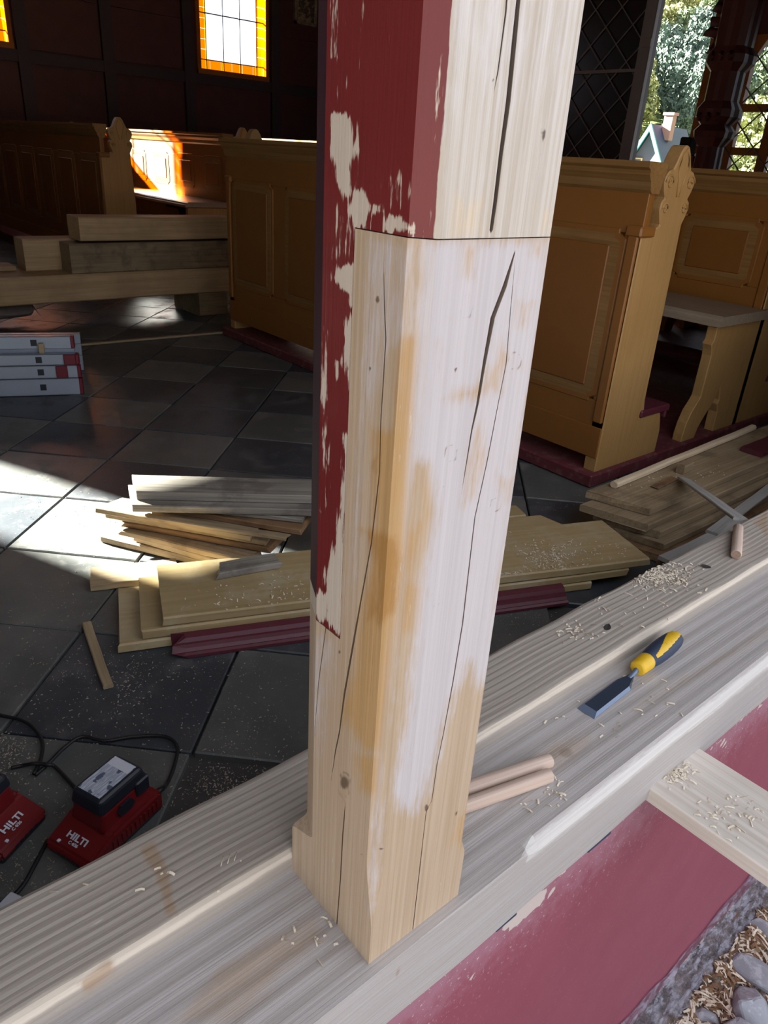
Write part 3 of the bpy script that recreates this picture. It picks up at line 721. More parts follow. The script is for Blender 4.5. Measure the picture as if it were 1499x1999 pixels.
# ------------------------------------------------------------------ pews
END = [(0, 0), (.43, 0), (.43, .10), (.415, .15), (.40, .185), (.272, .20), (.258, .26), (.252, .50), (.243, .80), (.238, .90), (.252, .925), (.262, .95), (.258, .975),
       (.243, .985), (.256, 1.005), (.266, 1.03), (.262, 1.055), (.245, 1.070), (.225, 1.075), (.212, 1.10), (.20, 1.125), (.185, 1.145), (.17, 1.150), (.155, 1.145), (.14, 1.125), (.128, 1.10), (.115, 1.075),
       (.095, 1.070), (.078, 1.055), (.074, 1.03), (.084, 1.005), (.097, .985), (.082, .975), (.078, .95), (.088, .925), (.10, .90), (.07, .885), (.06, .86), (0, .86)]
def spiral(cx, cz, r, turns, s, y):
    return [(cx + s*r*(1-.8*t)*math.cos(t*turns*2*PI), y, cz + r*(1-.8*t)*math.sin(t*turns*2*PI)) for t in np.linspace(0, 1, 16)]
def pew_end(par, x, y0, t, side):
    e = prism('end_board', [(x+u, z) for u, z in END], 1, y0, y0+t, 'pew_end', par, .004)
    ys = y0-.001 if side < 0 else y0+t+.001
    for cx, cz, r, s in ((.105, 1.035, .026, -1), (.235, 1.035, .026, 1), (.108, .953, .020, -1), (.232, .953, .020, 1)):
        tube('scroll', spiral(x+cx, cz, r, 1.3, s, ys), .0035, 'pew_end', e, 6)
    for s in (-1, 1):
        tube('leaf_rib', [(x+.17+s*.008, ys, .99), (x+.17+s*.016, ys, 1.04), (x+.17+s*.030, ys, 1.08), (x+.17+s*.020, ys, 1.115), (x+.17, ys, 1.14)], .003, 'pew_end', e, 6)
    # applied moulded strip on the narrow face, with stops
    box('side_strip', (x-.012, y0+.008, .20), (x+.004, y0+t-.008, .866), 'pew', e, .004)
    box('shoulder', (x-.016, y0-.004, .86), (x+.075, y0+t+.004, .895), 'pew', e, .006)
    return e
def notched(y0, y1, z0, z1, c):
    return [(y0+c, z0), (y1-c, z0), (y1-c, z0+c*.5), (y1, z0+c), (y1, z1-c), (y1-c, z1-c*.5), (y1-c, z1), (y0+c, z1), (y0+c, z1-c*.5), (y0, z1-c), (y0, z0+c), (y0+c, z0+c*.5)]
def framed(par, x, y0, y1, z0, z1, npan, sw=.13, tr=.13, br=.22, bottom_ledge=True):
    """frame and raised panels facing -X"""
    box('back_board', (x+.016, y0, z0), (x+.034, y1, z1), 'pew_panel', par)
    box('top_rail', (x, y0, z1-tr), (x+.018, y1, z1), 'pew', par, .002)
    box('bottom_rail', (x, y0, z0), (x+.018, y1, z0+br), 'pew', par, .002)
    if bottom_ledge: box('skirting_ledge', (x-.006, y0, z0), (x+.002, y1, z0+br*.55), 'pew', par, .003)
    w = (y1-y0)/npan
    for i in range(npan+1):
        c = y0+i*w; a, b = max(y0, c-sw/2), min(y1, c+sw/2)
        box('stile', (x, a, z0+br), (x+.018, b, z1-tr), 'pew', par, .002)
    for i in range(npan):
        a, b = y0+i*w+sw/2, y0+(i+1)*w-sw/2
        if i == 0: a = y0+sw/2
        m = prism('panel_moulding', notched(a-.012, b+.012, z0+br-.012, z1-tr+.012, .03), 0, x-.004, x+.006, 'pew', par, .003)
        prism('panel_recess', notched(a+.008, b-.008, z0+br+.008, z1-tr-.008, .024), 0, x-.005, x-.0035, 'pew_rail', m)
        prism('panel', [(a+.045, z0+br+.045), (b-.045, z0+br+.045), (b-.045, z1-tr-.045), (a+.045, z1-tr-.045)], 0, x-.010, x-.003, 'pew_panel', m, .004)
def cap(par, x, y0, y1, z):
    pr = [(x-.045, z), (x-.045, z-.018), (x-.032, z-.026), (x-.032, z-.040), (x-.018, z-.060), (x-.010, z-.085), (x+.0, z-.095), (x+.045, z-.095), (x+.055, z-.05), (x+.065, z-.02), (x+.065, z)]
    prism('cap_rail', pr, 1, y0, y1, 'pew_rail', par)
SUPP = [(.07, .50), (.07, .445), (.055, .43), (.07, .405), (.078, .38), (.078, .20), (.06, .175), (.03, .14), (.008, .09), (0, .04), (0, 0), (.11, 0), (.125, .05), (.16, .10), (.20, .145), (.225, .195), (.238, .225), (.252, .19), (.262, .16), (.255, .14), (.275, .10), (.28, 0), (.50, 0), (.50, .50)]
PITCH = 1.10
def front_pew(name, loc, y1, npan, label, group):
    t = empty(name, loc, label=label, cat='pew', group=group)
    framed(t, 0, .003, y1-.003, .06, 1.0, npan)
    cap(t, 0, -.004, y1+.004, 1.092)
    pew_end(t, 0, 0, .055, -1); pew_end(t, 0, y1-.055, .055, 1)
    box('kneeler', (.24, -.01, .185), (.45, y1+.01, .215), 'mould', t, .006)
    box('kneeler_edge', (.43, -.005, .155), (.445, y1+.005, .187), 'mould', t, .004)
    return t
def seat_pew(name, loc, y1, npan, label, group):
    t = empty(name, loc, label=label, cat='pew', group=group)
    framed(t, 0, .003, y1-.003, .50, 1.0, npan, sw=.2, tr=.10, br=.13, bottom_ledge=False)
    cap(t, 0, -.004, y1+.004, 1.092)
    pew_end(t, 0, 0, .055, -1); pew_end(t, 0, y1-.055, .055, 1)
    prism('seat', [(-.42, .505), (-.42, .522), (-.405, .530), (-.405, .538), (-.39, .546), (.02, .546), (.02, .505)], 1, -.02, y1+.02, 'seat', t)
    for y in (.0, y1/2, y1-.05): prism('seat_support', [(-.46+u, z) for u, z in SUPP], 1, y, y+.045, 'pew_end', t, .003)
    box('kneeler', (.24, -.01, .185), (.45, y1+.01, .215), 'mould', t, .006)
    box('kneeler_edge', (.43, -.005, .155), (.445, y1+.005, .187), 'mould', t, .004)
    return t
Y0, LEN = 1.445, 2.80
PX0 = 2.362
trim = box('trim_2', (PX0-.045, Y0-.02, 0), (7.2, Y0+LEN+.03, .052), 'plinth', None, .006); tag(trim, kind='structure')
front_pew('front_pew', (PX0, Y0, .045), LEN, 5, 'ochre panelled pew front on a dark red plinth, seen behind the post', 'pew block behind the post')
sp = seat_pew('pew', (PX0+1.10, Y0, .045), LEN, 5, 'ochre pew whose grey seat faces the panelled pew front on the red plinth', 'pew block behind the post')
s2 = seat_pew('pew', (PX0+2.2, Y0, .045), LEN, 5, 'ochre pew right behind the first seated pew on the red plinth', 'pew block behind the post')
s3 = copy_tree(s2); s3.location.x = PX0+3.3; s3['label'] = 'third seated ochre pew on the red plinth, next to the end wall'
# block on the other side of the aisle
YA, LA, ZA = 6.28, 4.2, .10
trim3 = box('trim_3', (PX0-.01, YA-.02, 0), (8.0, YA+LA+.03, ZA), 'plinth', None, .006); tag(trim3, kind='structure')
front_pew('front_pew', (PX0+.04, YA, ZA-.005), LA, 8, 'ochre pew front of narrow panels behind the stacked beams', 'pew block across the aisle')
a1 = seat_pew('pew', (PX0+1.14, YA, ZA-.005), LA, 8, 'sunlit ochre pew with square panels behind the stacked beams', 'pew block across the aisle')
a2 = copy_tree(a1); a2.location.x = PX0+2.24; a2['label'] = 'ochre pew one row behind the sunlit square-panelled pew'
a3 = copy_tree(a1); a3.location.x = PX0+3.34; a3['label'] = 'ochre pew two rows behind the sunlit square-panelled pew'
a4 = copy_tree(a1); a4.location.x = PX0+4.44; a4['label'] = 'rearmost ochre pew across the aisle, by the end wall'

# ------------------------------------------------------------------ end wall joinery
def lattice(par, x, y0, y1, z0, z1, step, mat, r=.004):
    h = z1-z0
    k = y0-h
    while k < y1:
        for s in (1, -1):
            pts = []
            for tt in (0, 1):
                pass
            a0 = k; zz0 = z0; a1 = k+h; zz1 = z1
            if a0 < y0: zz0 += y0-a0; a0 = y0
            if a1 > y1: zz1 -= a1-y1; a1 = y1
            if a1-a0 > .02:
                p = [(x, a0, zz0), (x, a1, zz1)] if s == 1 else [(x+.004, y0+y1-a0, zz0), (x+.004, y0+y1-a1, zz1)]
                tube('lattice_bar', p, r, mat, par, 4, False)
        k += step
w1 = empty('window_5', (XE-.06, 0, 0), kind='structure')
for p, q in (((-.02, 5.20, 1.0), (.05, 5.34, 3.1)), ((-.02, 6.3, 1.0), (.05, 6.36, 3.1)), ((-.02, 5.2, 1.0), (.05, 6.36, 1.06)), ((-.02, 5.2, 3.04), (.05, 6.36, 3.1))):
    box('casement_frame', p, q, 'greyframe', w1, .008)
box('pane', (.03, 5.3, 1.05), (.036, 6.32, 3.05), 'darkglass', w1)
box('glazing_bar', (-.005, 5.3, 2.08), (.03, 6.32, 2.11), 'greyframe', w1)
box('hinge', (-.04, 5.19, 2.30), (-.01, 5.29, 2.38), 'lattice', w1, .004)
lattice(w1, .01, 5.32, 6.32, 1.06, 3.04, .34, 'lattice', .006)
# carved post between the lights
cp = empty('carved_post', (6.9, 3.72, 0), label='dark red carved wooden post between the open window and the amber-framed lights', cat='post')
prof = [(-.1, .14), (1.0, .14), (1.04, .15), (1.10, .11), (1.35, .10), (1.42, .15), (1.47, .16), (1.52, .12), (1.58, .17), (1.64, .17), (1.70, .13), (1.92, .13), (1.98, .18), (2.04, .18), (2.10, .14), (2.6, .15), (2.66, .2), (3.7, .2)]
vs, fs = [], []
for z, r in prof:
    for k in range(16):
        t = 2*PI*(k+.5)/16; rr = r*(1.0 if k % 2 else 1.06); q = max(abs(math.cos(t)), abs(math.sin(t)))
        vs.append((rr*math.cos(t)/q*.92, rr*math.sin(t)/q*.92, max(z, 0)))
fs = [(i*16+k, i*16+(k+1) % 16, (i+1)*16+(k+1) % 16, (i+1)*16+k) for i in range(len(prof)-1) for k in range(16)]
pyd('shaft', vs, fs, 'darkred', cp)
tube('scroll_bracket', [(-.02, .10, 1.02), (-.03, .19, 1.10), (-.02, .20, 1.20), (-.02, .13, 1.24), (-.03, .10, 1.18)], .035, 'darkred', cp, 8)
for z in (1.55, 2.0):
    for k in range(3): tube('carved_boss', [(-.165, -.08+.08*k, z), (-.185, -.08+.08*k, z+.02), (-.165, -.08+.08*k, z+.05)], .02, 'darkred', cp, 6)
for k, (z, d) in enumerate(((2.62, .26), (2.45, .20), (2.28, .24), (2.14, .17))): tube('fretwork_scallop', [(0, .1, z), (0, d, z+.02), (0, d+.03, z-.05), (0, .12, z-.08)], .045, 'darkred', cp, 6)
lk = box('lantern_box', (-.06, .17, 1.27), (.05, .28, 1.42), 'dark', cp, .01)
# amber framed window with pointed lights
w2 = empty('window_6', (XE-.02, 0, 0), kind='structure')
yl0, yl1 = 2.95, 4.5
for y in (yl0, 3.36, 3.74, 4.12, yl1): box('mullion', (-.03, y-.05, .95), (.05, y+.05, 3.1), 'frame_or', w2, .006)
for z in (1.05, 1.36, 1.74): box('transom', (-.025, yl0, z-.035), (.045, yl1, z+.035), 'frame_or', w2, .005)
box('head_board', (-.03, yl0, 2.35), (.05, yl1, 3.1), 'darkred', w2)
for y0_ in (3.00, 3.41, 3.79, 4.17):
    for s in (0, 1):
        wdt = .28; cyy = y0_ + wdt*s
        pts = [(cyy, 2.06)] + [(cyy + (1-2*s)*wdt*.5*math.sin(t)*1.0, 2.06+.30*(t/(PI/2))) for t in np.linspace(0, PI/2, 8)] + [(cyy, 2.37)]
        pts[1:9] = [(cyy + (1-2*s)*(wdt*.5)*(t**1.8), 2.06+.30*t) for t in np.linspace(0, 1, 8)]
        prism('pointed_head', pts, 0, -.02, .04, 'frame_or', w2)
for y0_ in (3.00, 3.41, 3.79, 4.17):
    for z0_, z1_ in ((1.085, 1.325), (1.395, 1.705), (1.775, 2.36)): box('pane', (.02, y0_, z0_), (.025, y0_+.29, z1_), 'clear', w2)
lattice(w2, -.035, 3.0, 4.4, 1.0, 2.35, .30, 'lattice', .007)
pic_ = empty('picture', (7.5, YW-.05, 2.80), label='small framed print hung on the dark panelled wall beside the amber window', cat='picture')
for p, q in (((-.2, -.02, 0), (-.16, .03, .5)), ((.16, -.02, 0), (.2, .03, .5)), ((-.2, -.02, 0), (.2, .03, .04)), ((-.2, -.02, .46), (.2, .03, .5))): box('frame', p, q, 'greyold', pic_)
box('print', (-.16, 0, .04), (.16, .02, .46), 'picture', pic_)

# ------------------------------------------------------------------ stacked beams in the aisle
BYF = 4.86
plank('long_beam', (-.6, BYF), (3.5, BYF+.02), .15, .36, .165, 'beam', 'long pale squared beam lying low across the aisle', 'beam', 'beams stacked in the aisle', bev=.008, seg=10, wav=.006)
plank('beam', (1.62, BYF+.03), (3.4, BYF+.05), .313, .17, .180, 'beam_old', 'weathered squared beam with a dark end, on the long beam', 'beam', 'beams stacked in the aisle', bev=.008, wav=.004)
plank('beam', (1.40, BYF+.21), (3.4, BYF+.22), .315, .17, .19, 'beam', 'squared beam with a pale sawn end behind the weathered one', 'beam', 'beams stacked in the aisle', bev=.006, wav=.004)
plank('beam', (1.70, BYF+.05), (3.3, BYF+.06), .505, .2, .14, 'beam', 'topmost squared beam of the stack, orange-brown', 'beam', 'beams stacked in the aisle', bev=.006, wav=.003)
plank('board', (-.4, BYF+.23), (1.35, BYF+.24), .315, .16, .03, 'beam', 'flat board lying on the long beam', 'board', bev=.004)
for k, (x, w_) in enumerate(((2.45, .22), (3.25, .22))):
    box_ = plank('bearer', (x, BYF-.02), (x+w_, BYF-.02), 0, .40, .155, 'beam_old', ['short dark bearer block under the middle of the long beam', 'short dark bearer block under the far end of the long beam'][k], 'block', bev=.006)
def rock(name, c, r, mat, label=None, cat=None, group=None, seed=0, sc=(1, 1, 1), rot=0, height=None, sink=.004):
    """angular broken stone: the hull of points scattered near a rounded block"""
    rs = np.random.default_rng(seed); bm = bmesh.new()
    for _ in range(26):
        p = rs.normal(size=3); p /= np.linalg.norm(p); p = p/(np.sum(np.abs(p)**3.5)**(1/3.5))*rs.uniform(.80, .95)
        bm.verts.new(p*np.array(sc)*r)
    res = bmesh.ops.convex_hull(bm, input=list(bm.verts))
    bmesh.ops.delete(bm, geom=[v for v in bm.verts if not v.link_faces], context='VERTS')
    bmesh.ops.bevel(bm, geom=list(bm.edges), offset=r*.05, segments=1, affect='EDGES')
    zs = [v.co.z for v in bm.verts]; lo, hi = min(zs), max(zs); k = (height/(hi-lo)) if height else 1.0
    for v in bm.verts: v.co.z = (v.co.z-lo)*k
    o = frombm(name, bm, mat)
    o.location = (c[0], c[1], c[2]-sink); o.rotation_euler = (0, 0, rot)
    return tag(o, label, cat, group)
rock('stone_block', (1.22, 5.04, 0), .17, 'stone_br', 'rough brown stone propping the long beam on the floor', 'stone', seed=4, sc=(1.2, 1, .62), height=.158)
rock('stone_block', (.85, 5.0, 0), .17, 'stone_br', 'rough brown stone beside the one propping the long beam', 'stone', seed=9, sc=(1.1, .9, .62), height=.158)
plank('lath', at(150, 677), at(442, 651), 0, .03, .012, 'olive2', 'thin lath lying on the floor in front of the long beam', 'lath')

# ------------------------------------------------------------------ folded aluminium ladder
ang = math.atan2(.131, -.324)
lad = empty('ladder', (1.128, 3.452, 0), ang, 'folded aluminium ladder with dark red end caps lying on the slate floor', 'ladder')
LL = 1.9
def rail(z0, z1, y0, y1, capm=True, dx=0):
    bm = bmesh.new(); t = .004
    add_box(bm, (.012+dx, y0, z0), (LL, y0+t, z1), .001); add_box(bm, (.012+dx, y0, z0), (LL, y1, z0+t), .001); add_box(bm, (.012+dx, y0, z1-t), (LL, y1, z1), .001); add_box(bm, (.012+dx, y1-t, z0), (LL, y1, z1), .001)
    r = frombm('rail', bm, 'alu', lad)
    if capm: box('end_cap', (-.004+dx, y0-.002, z0), (.014+dx, y1+.002, z1), 'ladder_red', r, .004)
    for x in [.155+.28*k for k in range(6)]:
        box('rung_socket', (x+dx, y0-.002, (z0+z1)/2-.014), (x+.026+dx, y0+.002, (z0+z1)/2+.014), 'black', r)
    return r
# local +X runs away along the ladder, local -Y is the far side; rails are stacked upright
FL = .0
def R_(z0, z1, y0, dx=0): return rail(z0, z1, y0, y0+.035, True, dx)
lad.scale = (1, -1, 1)
ra = R_(.0, .078, 0); rb = R_(.080, .138, .004, .002); rc_ = R_(.140, .190, .008, .004); rd = R_(.205, .262, .05, .02)
box('hinge_block', (.055, -.004, .082), (.105, .006, .137), 'ladder_red', rb, .002)
box('hinge_block', (.016, -.003, .142), (.066, .010, .189), 'ladder_red', rc_, .002)
box('stop_lug', (.145, .030, .188), (.170, .052, .235), 'olive2', rd, .003)
box('rear_rail', (.02, .06, .186), (LL, .09, .208), 'alu', lad)
for k in range(6): 
    for z in (.03, .10, .16): box('rung', (.158+.28*k, .02, z), (.182+.28*k, .42, z+.026), 'alu', lad)
for z0, z1 in ((0, .078), (.08, .138), (.14, .19)): box('rail', (.012, .42, z0), (LL, .455, z1), 'alu', lad, .002)

# ------------------------------------------------------------------ planks on the floor
G1 = 'old boards stacked behind the post'
A0 = at(233, 1277, 0); B0 = at(1185, 1147, 0)
d = (B0-A0).normalized(); nrm = Vector((-d.y, d.x, 0)); d_pile, n_pile = d.copy(), nrm.copy()
def sp_(s, u): p = A0 + d*s + nrm*u; return (p.x, p.y)
T_ = .026
plank('board', sp_(0, .002), sp_(1.30, .002), 0, .26, T_, 'olive', 'lowest yellowish board of the flat pile behind the post', 'board', G1, bev=.004, rag=.003)
plank('board', sp_(.055, .004), sp_(1.42, .004), T_+.0012, .255, T_, 'olive', 'second yellowish board up in the flat pile behind the post', 'board', G1, bev=.004, rag=.003)
plank('board', sp_(.105, .008), sp_(1.49, .004), 2*T_+.0024, .26, T_, 'olive', 'topmost broad yellowish board of the flat pile behind the post, strewn with shavings', 'board', G1, bev=.004, rag=.004)
plank('board', at(176, 1143, .02), sp_(.16, .30), 0, .10, .02, 'olive2', 'short bare board half in the sunbeam, beside the flat pile', 'board', bev=.002)
plank('board', sp_(.8, .275), sp_(1.40, .275), 0, .12, .05, 'olive', 'narrow yellowish board behind the topmost broad board', 'board', bev=.004, skew1=-.06)
plank('board', sp_(.85, .41), sp_(1.30, .41), 0, .08, .045, 'olive', 'small yellowish board end beside the red plinth', 'board', bev=.004)
def moulding(name, A, B, z, label, rag=.01):
    A = Vector((*A, 0)); B = Vector((*B, 0)); L = (B-A).length
    sec = [(0, 0), (0, .008), (.006, .012), (.010, .011), (.016, .018), (.020, .026), (.026, .027), (.032, .036), (.044, .040), (.052, .040), (.052, 0)]
    vs, fs = [], []; seg = 10
    for i in range(seg+1):
        for k, (y, zz) in enumerate(sec): vs.append((L*i/seg + (random.uniform(-.02, .03) if i in (0,) else 0), y, zz))
    m = len(sec)
    for i in range(seg):
        for k in range(m): fs.append((i*m+k, i*m+(k+1) % m, (i+1)*m+(k+1) % m, (i+1)*m+k))
    fs += [tuple(range(m)), tuple(seg*m+k for k in range(m))]
    o = pyd(name, vs, fs, 'mould'); o.location = (A.x, A.y, z); o.rotation_euler = (0, 0, math.atan2((B-A).y, (B-A).x))
    return tag(o, label, 'moulding', 'dark red moulding offcuts')
md = moulding('skirting_moulding', sp_(.13, -.054), sp_(1.19, -.056), 0, 'dark red moulding lying along the flat pile of boards, splintered at one end')
# loose heap in the sunbeam
G2 = 'loose old boards heaped in the sunbeam'
def pk(p0, p1, zt, w, t, m, lab, **kw):
    A = at(*p0, zt); B = at(*p1, zt)
    return plank('board', A, B, zt-t, w, t, m, lab, 'board', G2, **kw)
pk((196, 1046), (452, 1108), .022, .07, .022, 'olive2', 'bare board at the bottom of the loose heap, dark at its tip', skew=-.03)
pk((262, 1046), (470, 1106), .043, .075, .020, 'olive2', 'bare board second from the bottom of the loose heap', skew=.02, rag=.006)
pk((232, 1034), (480, 1094), .063, .08, .019, 'olive2', 'split bare board on the sunny side of the loose heap', skew=.03, rag=.012)
pk((240, 1018), (524, 1070), .0835, .10, .019, 'brownold', 'dark brown board in the middle of the loose heap', skew=.04, rag=.01)
pk((212, 1003), (520, 1056), .1025, .09, .017, 'olive2', 'ragged thin board crossing the loose heap', skew=.02, rag=.012)
pk((188, 991), (490, 1046), .121, .09, .019, 'olive2', 'thin bare board with a sunlit end near the top of the loose heap', skew=.03, rag=.004)
pk((300, 988), (585, 1034), .139, .09, .017, 'brownold', 'short dark brown board near the top of the loose heap', skew=.02, rag=.008)
pk((330, 985), (590, 1014), .154, .08, .014, 'greyold', 'thin greyed board tucked under the long grey boards', skew=.02)
plank('board', at(258, 986, .177), at(760, 1000, .177), .155, .14, .022, 'greyold', 'long grooved grey board second from the top of the loose heap', 'board', G2, skew=-.045, bev=.003)
plank('board', at(266, 959, .205), at(760, 972, .205), .178, .12, .027, 'greyold', 'long squared grey board topmost on the loose heap', 'board', G2, skew=-.04, bev=.003)
pk((268, 1006), (560, 1050), .1345, .026, .013, 'olive2', 'narrow bare strip on the sunny side, high in the loose heap', skew=.02, rag=.01)
pk((425, 1120), (548, 1098), .100, .06, .020, 'greyold', 'greyed board end lying on the flat pile beside the loose heap', skew=.02, rag=.008)
# pile beside the pew plinth
G3 = 'old boards piled along the red plinth'
zt = .03
for k, (x0, y0, x1, y1, w, m, lab) in enumerate((
        (2.02, .93, 3.3, .90, .20, 'brownold', 'lowest dark brown board of the pile along the red plinth'),
        (2.05, .955, 3.6, .93, .22, 'olive2', 'second board up in the pile along the red plinth'),
        (2.06, .985, 3.7, .965, .21, 'olive2', 'middle board of the pile along the red plinth'),
        (2.02, 1.01, 3.7, 1.00, .22, 'olive2', 'second board from the top of the pile along the red plinth'),
        (2.08, 1.045, 3.8, 1.035, .21, 'olive2', 'topmost broad board of the pile along the red plinth'))):
    plank('board', (x0, y0), (x1, y1), k*.0262, w, .0245, m, lab, 'board', G3, skew=-.06, bev=.003, rag=.004)
z5 = 5*.0262
plank('batten', (2.12, 1.20), (3.22, 1.235), z5, .028, .022, 'fresh', 'long thin pale batten lying on the pile along the red plinth', 'batten', bev=.006)
plank('board', (2.9, 1.06), (3.9, 1.06), z5, .09, .02, 'mould', 'dark red painted board on top of the pile along the plinth', 'board', bev=.004)
plank('wood_block', (2.45, 1.14), (2.52, 1.145), z5, .03, .035, 'olive2', 'small wood offcut standing on the pile along the plinth', 'block')
plank('wood_splinter', (2.25, 1.115), (2.375, 1.125), z5, .03, .008, 'brownold', 'thin dark splinter lying on the pile along the plinth', 'splinter', rag=.01)
def lath_between(name, A, B, w, t, mat, label, tip=0.0):
    A = Vector(A); B = Vector(B); L = (B-A).length
    me = board_mesh(name, L, w, t, bev=.002, skew=tip)
    o = link_mesh(name, me, mat); dd = (B-A).normalized()
    o.rotation_euler = (0, -math.asin(dd.z), math.atan2(dd.y, dd.x)); o.location = A
    return tag(o, label, 'lath')
rock('rubble_stone', (1.86, .80, 0), .085, 'stone_br', 'brown rubble stone between the board piles and the back beam', 'stone', seed=21, sc=(1.1, .9, .9), height=.152)
rock('rubble_stone', (2.06, .78, 0), .06, 'stone', 'grey rubble stone by the back beam, below the laths', 'stone', seed=22, sc=(1.2, .9, 1.1), height=.152)
lath_between('lath', (2.40, 1.137, .131), at_y(1462, 1011, .619) + Vector((-.019, .028, -.012)), .036, .008, 'greylath', 'silver grey pointed lath leaning from the board pile onto the back beam', .05)
lath_between('lath', (2.02, .795, .158), (3.05, .964, .0765), .035, .010, 'greylath', 'silver grey lath sloping from the rubble stones to the edge of the board pile')
lath_between('lath', (1.76, .775, .147), (2.20, .765, .147), .055, .012, 'greylath', 'short grey lath lying on the rubble stones behind the back beam')
lath_between('stick', at(160, 1222, 0), at(201, 1347, 0), .022, .010, 'olive2', 'thin wooden stick lying alone on the dark slate', .0)

# ------------------------------------------------------------------ chargers and cords
def text_mesh(name, body, size, mat, parent, loc, rx, rz, align='CENTER'):
    cu = bpy.data.curves.new(name, 'FONT'); cu.body = body; cu.size = size; cu.extrude = .0004; cu.align_x = align; cu.offset = size*.03
    t = bpy.data.objects.new(name, cu); COL.objects.link(t)
    bpy.context.view_layer.update()
    me = bpy.data.meshes.new_from_object(t.evaluated_get(bpy.context.evaluated_depsgraph_get()))
    bpy.data.objects.remove(t); bpy.data.curves.remove(cu)
    o = link_mesh(name, me, mat, parent); o.location = loc
    o.rotation_mode = 'XYZ'; o.matrix_local = Matrix.Translation(loc) @ Matrix.Rotation(rz, 4, 'Z') @ Matrix.Rotation(rx, 4, 'X')
    return o
n = NT('battery_label_print')
v = n.coord((1, 1, 1), rnd=False)
st = n.noise(n.coord((40, 420, 1), rnd=False), 1, 2, .5); bl = n.noise(v, 55, 2, .5)
c = n.mix(n.step(st, .50, .56), (.36, .40, .48), (.56, .60, .68)); c = n.mix(n.step(bl, .60, .64), c, (.10, .12, .18))
MAT['labelprint'] = n.fin(c, .35)
def frustum(name, a, b, a2, b2, z0, z1, mat, par, bev=.006):   # rectangle a..b at z0 to a2..b2 at z1
    bm = bmesh.new()
    lo = [bm.verts.new((x, y, z0)) for x, y in ((a[0], a[1]), (b[0], a[1]), (b[0], b[1]), (a[0], b[1]))]
    hi = [bm.verts.new((x, y, z1)) for x, y in ((a2[0], a2[1]), (b2[0], a2[1]), (b2[0], b2[1]), (a2[0], b2[1]))]
    bm.faces.new(lo[::-1]); bm.faces.new(hi)
    for i in range(4): bm.faces.new((lo[i], lo[(i+1) % 4], hi[(i+1) % 4], hi[i]))
    if bev: bmesh.ops.bevel(bm, geom=list(bm.edges), offset=bev, segments=3, profile=.5, affect='EDGES')
    return frombm(name, bm, mat, par, False)
def charger(loc, rz, label, battery=True):
    t = empty('battery_charger', loc, rz, label, 'charger', 'battery chargers on the slate floor'); t.scale = (.92, .92, .84)
    frustum('sole', (.004, -.054), (.182, .054), (.002, -.056), (.184, .056), 0, .014, 'black', t, .003)
    bm = bmesh.new()
    add_prism(bm, [(0, .008), (.186, .008), (.186, .046), (.178, .056), (.060, .056), (.050, .050), (.004, .030), (0, .024)], 1, -.058, .058)
    bmesh.ops.recalc_face_normals(bm, faces=bm.faces)
    bmesh.ops.bevel(bm, geom=[e for e in bm.edges if e.calc_face_angle(0) > .35], offset=.006, segments=2, affect='EDGES')
    body = frombm('body', bm, 'redplastic', t)
    for k in range(11):
        for s in (-1, 1): box('vent_rib', (.055+k*.011, s*.0585-.0012, .018), (.060+k*.011, s*.0585+.0012, .040), 'redplastic', body)
    for k in range(5): box('front_slot', (-.0005, -.03+k*.012, .014), (.0015, -.022+k*.012, .019), 'black', body)
    tw = frustum('battery_body', (.050, -.043), (.166, .043), (.056, -.038), (.162, .038), .050, .100, 'redplastic', t, .007)
    for s in (-1, 1): prism('grip_recess', [(.090, .066), (.118, .066), (.126, .076), (.118, .092), (.094, .092), (.086, .080)], 1, s*.0425-.004, s*.0425+.0005*s+.001, 'black', tw)
    frustum('battery_cap', (.050, -.042), (.168, .042), (.056, -.036), (.162, .036), .094, .132, 'black', t, .010)
    prism('cap_lug', [(.135, .072), (.168, .072), (.168, .11), (.135, .11)], 1, -.0445, .0445, 'black', tw, .003)
    lb = box('label', (.064, -.027, .1318), (.154, .027, .1326), 'labelprint', t)
    box('label_field', (.132, -.026, .1324), (.153, .026, .1330), 'white', lb)
    sl = math.atan2(.020, .046)
    M_ = Matrix.Translation((.024, 0, .0415)) @ Matrix.Rotation(-PI/2, 4, 'Z') @ Matrix.Rotation(sl, 4, 'X')
    a = text_mesh('logo', 'HILTI', .017, 'white', body, (0, 0, 0), 0, 0); a.matrix_local = M_ @ Matrix.Translation((0, -.002, .0008)) @ Matrix.Scale(1.25, 4, (1, 0, 0))
    b = text_mesh('model_text', 'C 4/36', .008, 'white', body, (0, 0, 0), 0, 0); b.matrix_local = M_ @ Matrix.Translation((0, -.0105, .0008))
    box('led', (.008, .028, .0335), (.014, .034, .0375), 'white', body, .0008)
    tube('plug_sleeve', [(.180, -.035, .030), (.196, -.037, .030), (.205, -.038, .028)], [.0075, .0065, .005], 'cable', t, 10)
    return t
lp = at(150, 1635, .040); yaw1 = math.radians(22)
ch1 = charger((lp.x-.024*math.cos(yaw1), lp.y-.024*math.sin(yaw1), 0), yaw1, 'red charger with a labelled black battery on the slate, beside the back beam')
lp2 = at(23, 1603, .040); yaw2 = math.radians(122)
ch2 = charger((lp2.x-.024*math.cos(yaw2), lp2.y-.024*math.sin(yaw2), 0), yaw2, 'red charger turned away from its neighbour, its black battery without a visible label')
def cord(pxs, label, z=.004, ends=None):
    pts = [at(q[0], q[1], q[2] if len(q) > 2 else z) for q in pxs]
    if ends: pts += [Vector(e) for e in ends]
    return tag(tube('power_cord', catmull(pts, 8), .0036, 'cable', None, 8), label, 'cord')
e1 = ch1.matrix_basis @ Vector((.204, -.038, .028))
cord([(-60, 1380), (0, 1396), (40, 1405), (65, 1420), (82, 1447), (80, 1480), (66, 1511)], 'black cord curling in across the slate above the chargers')
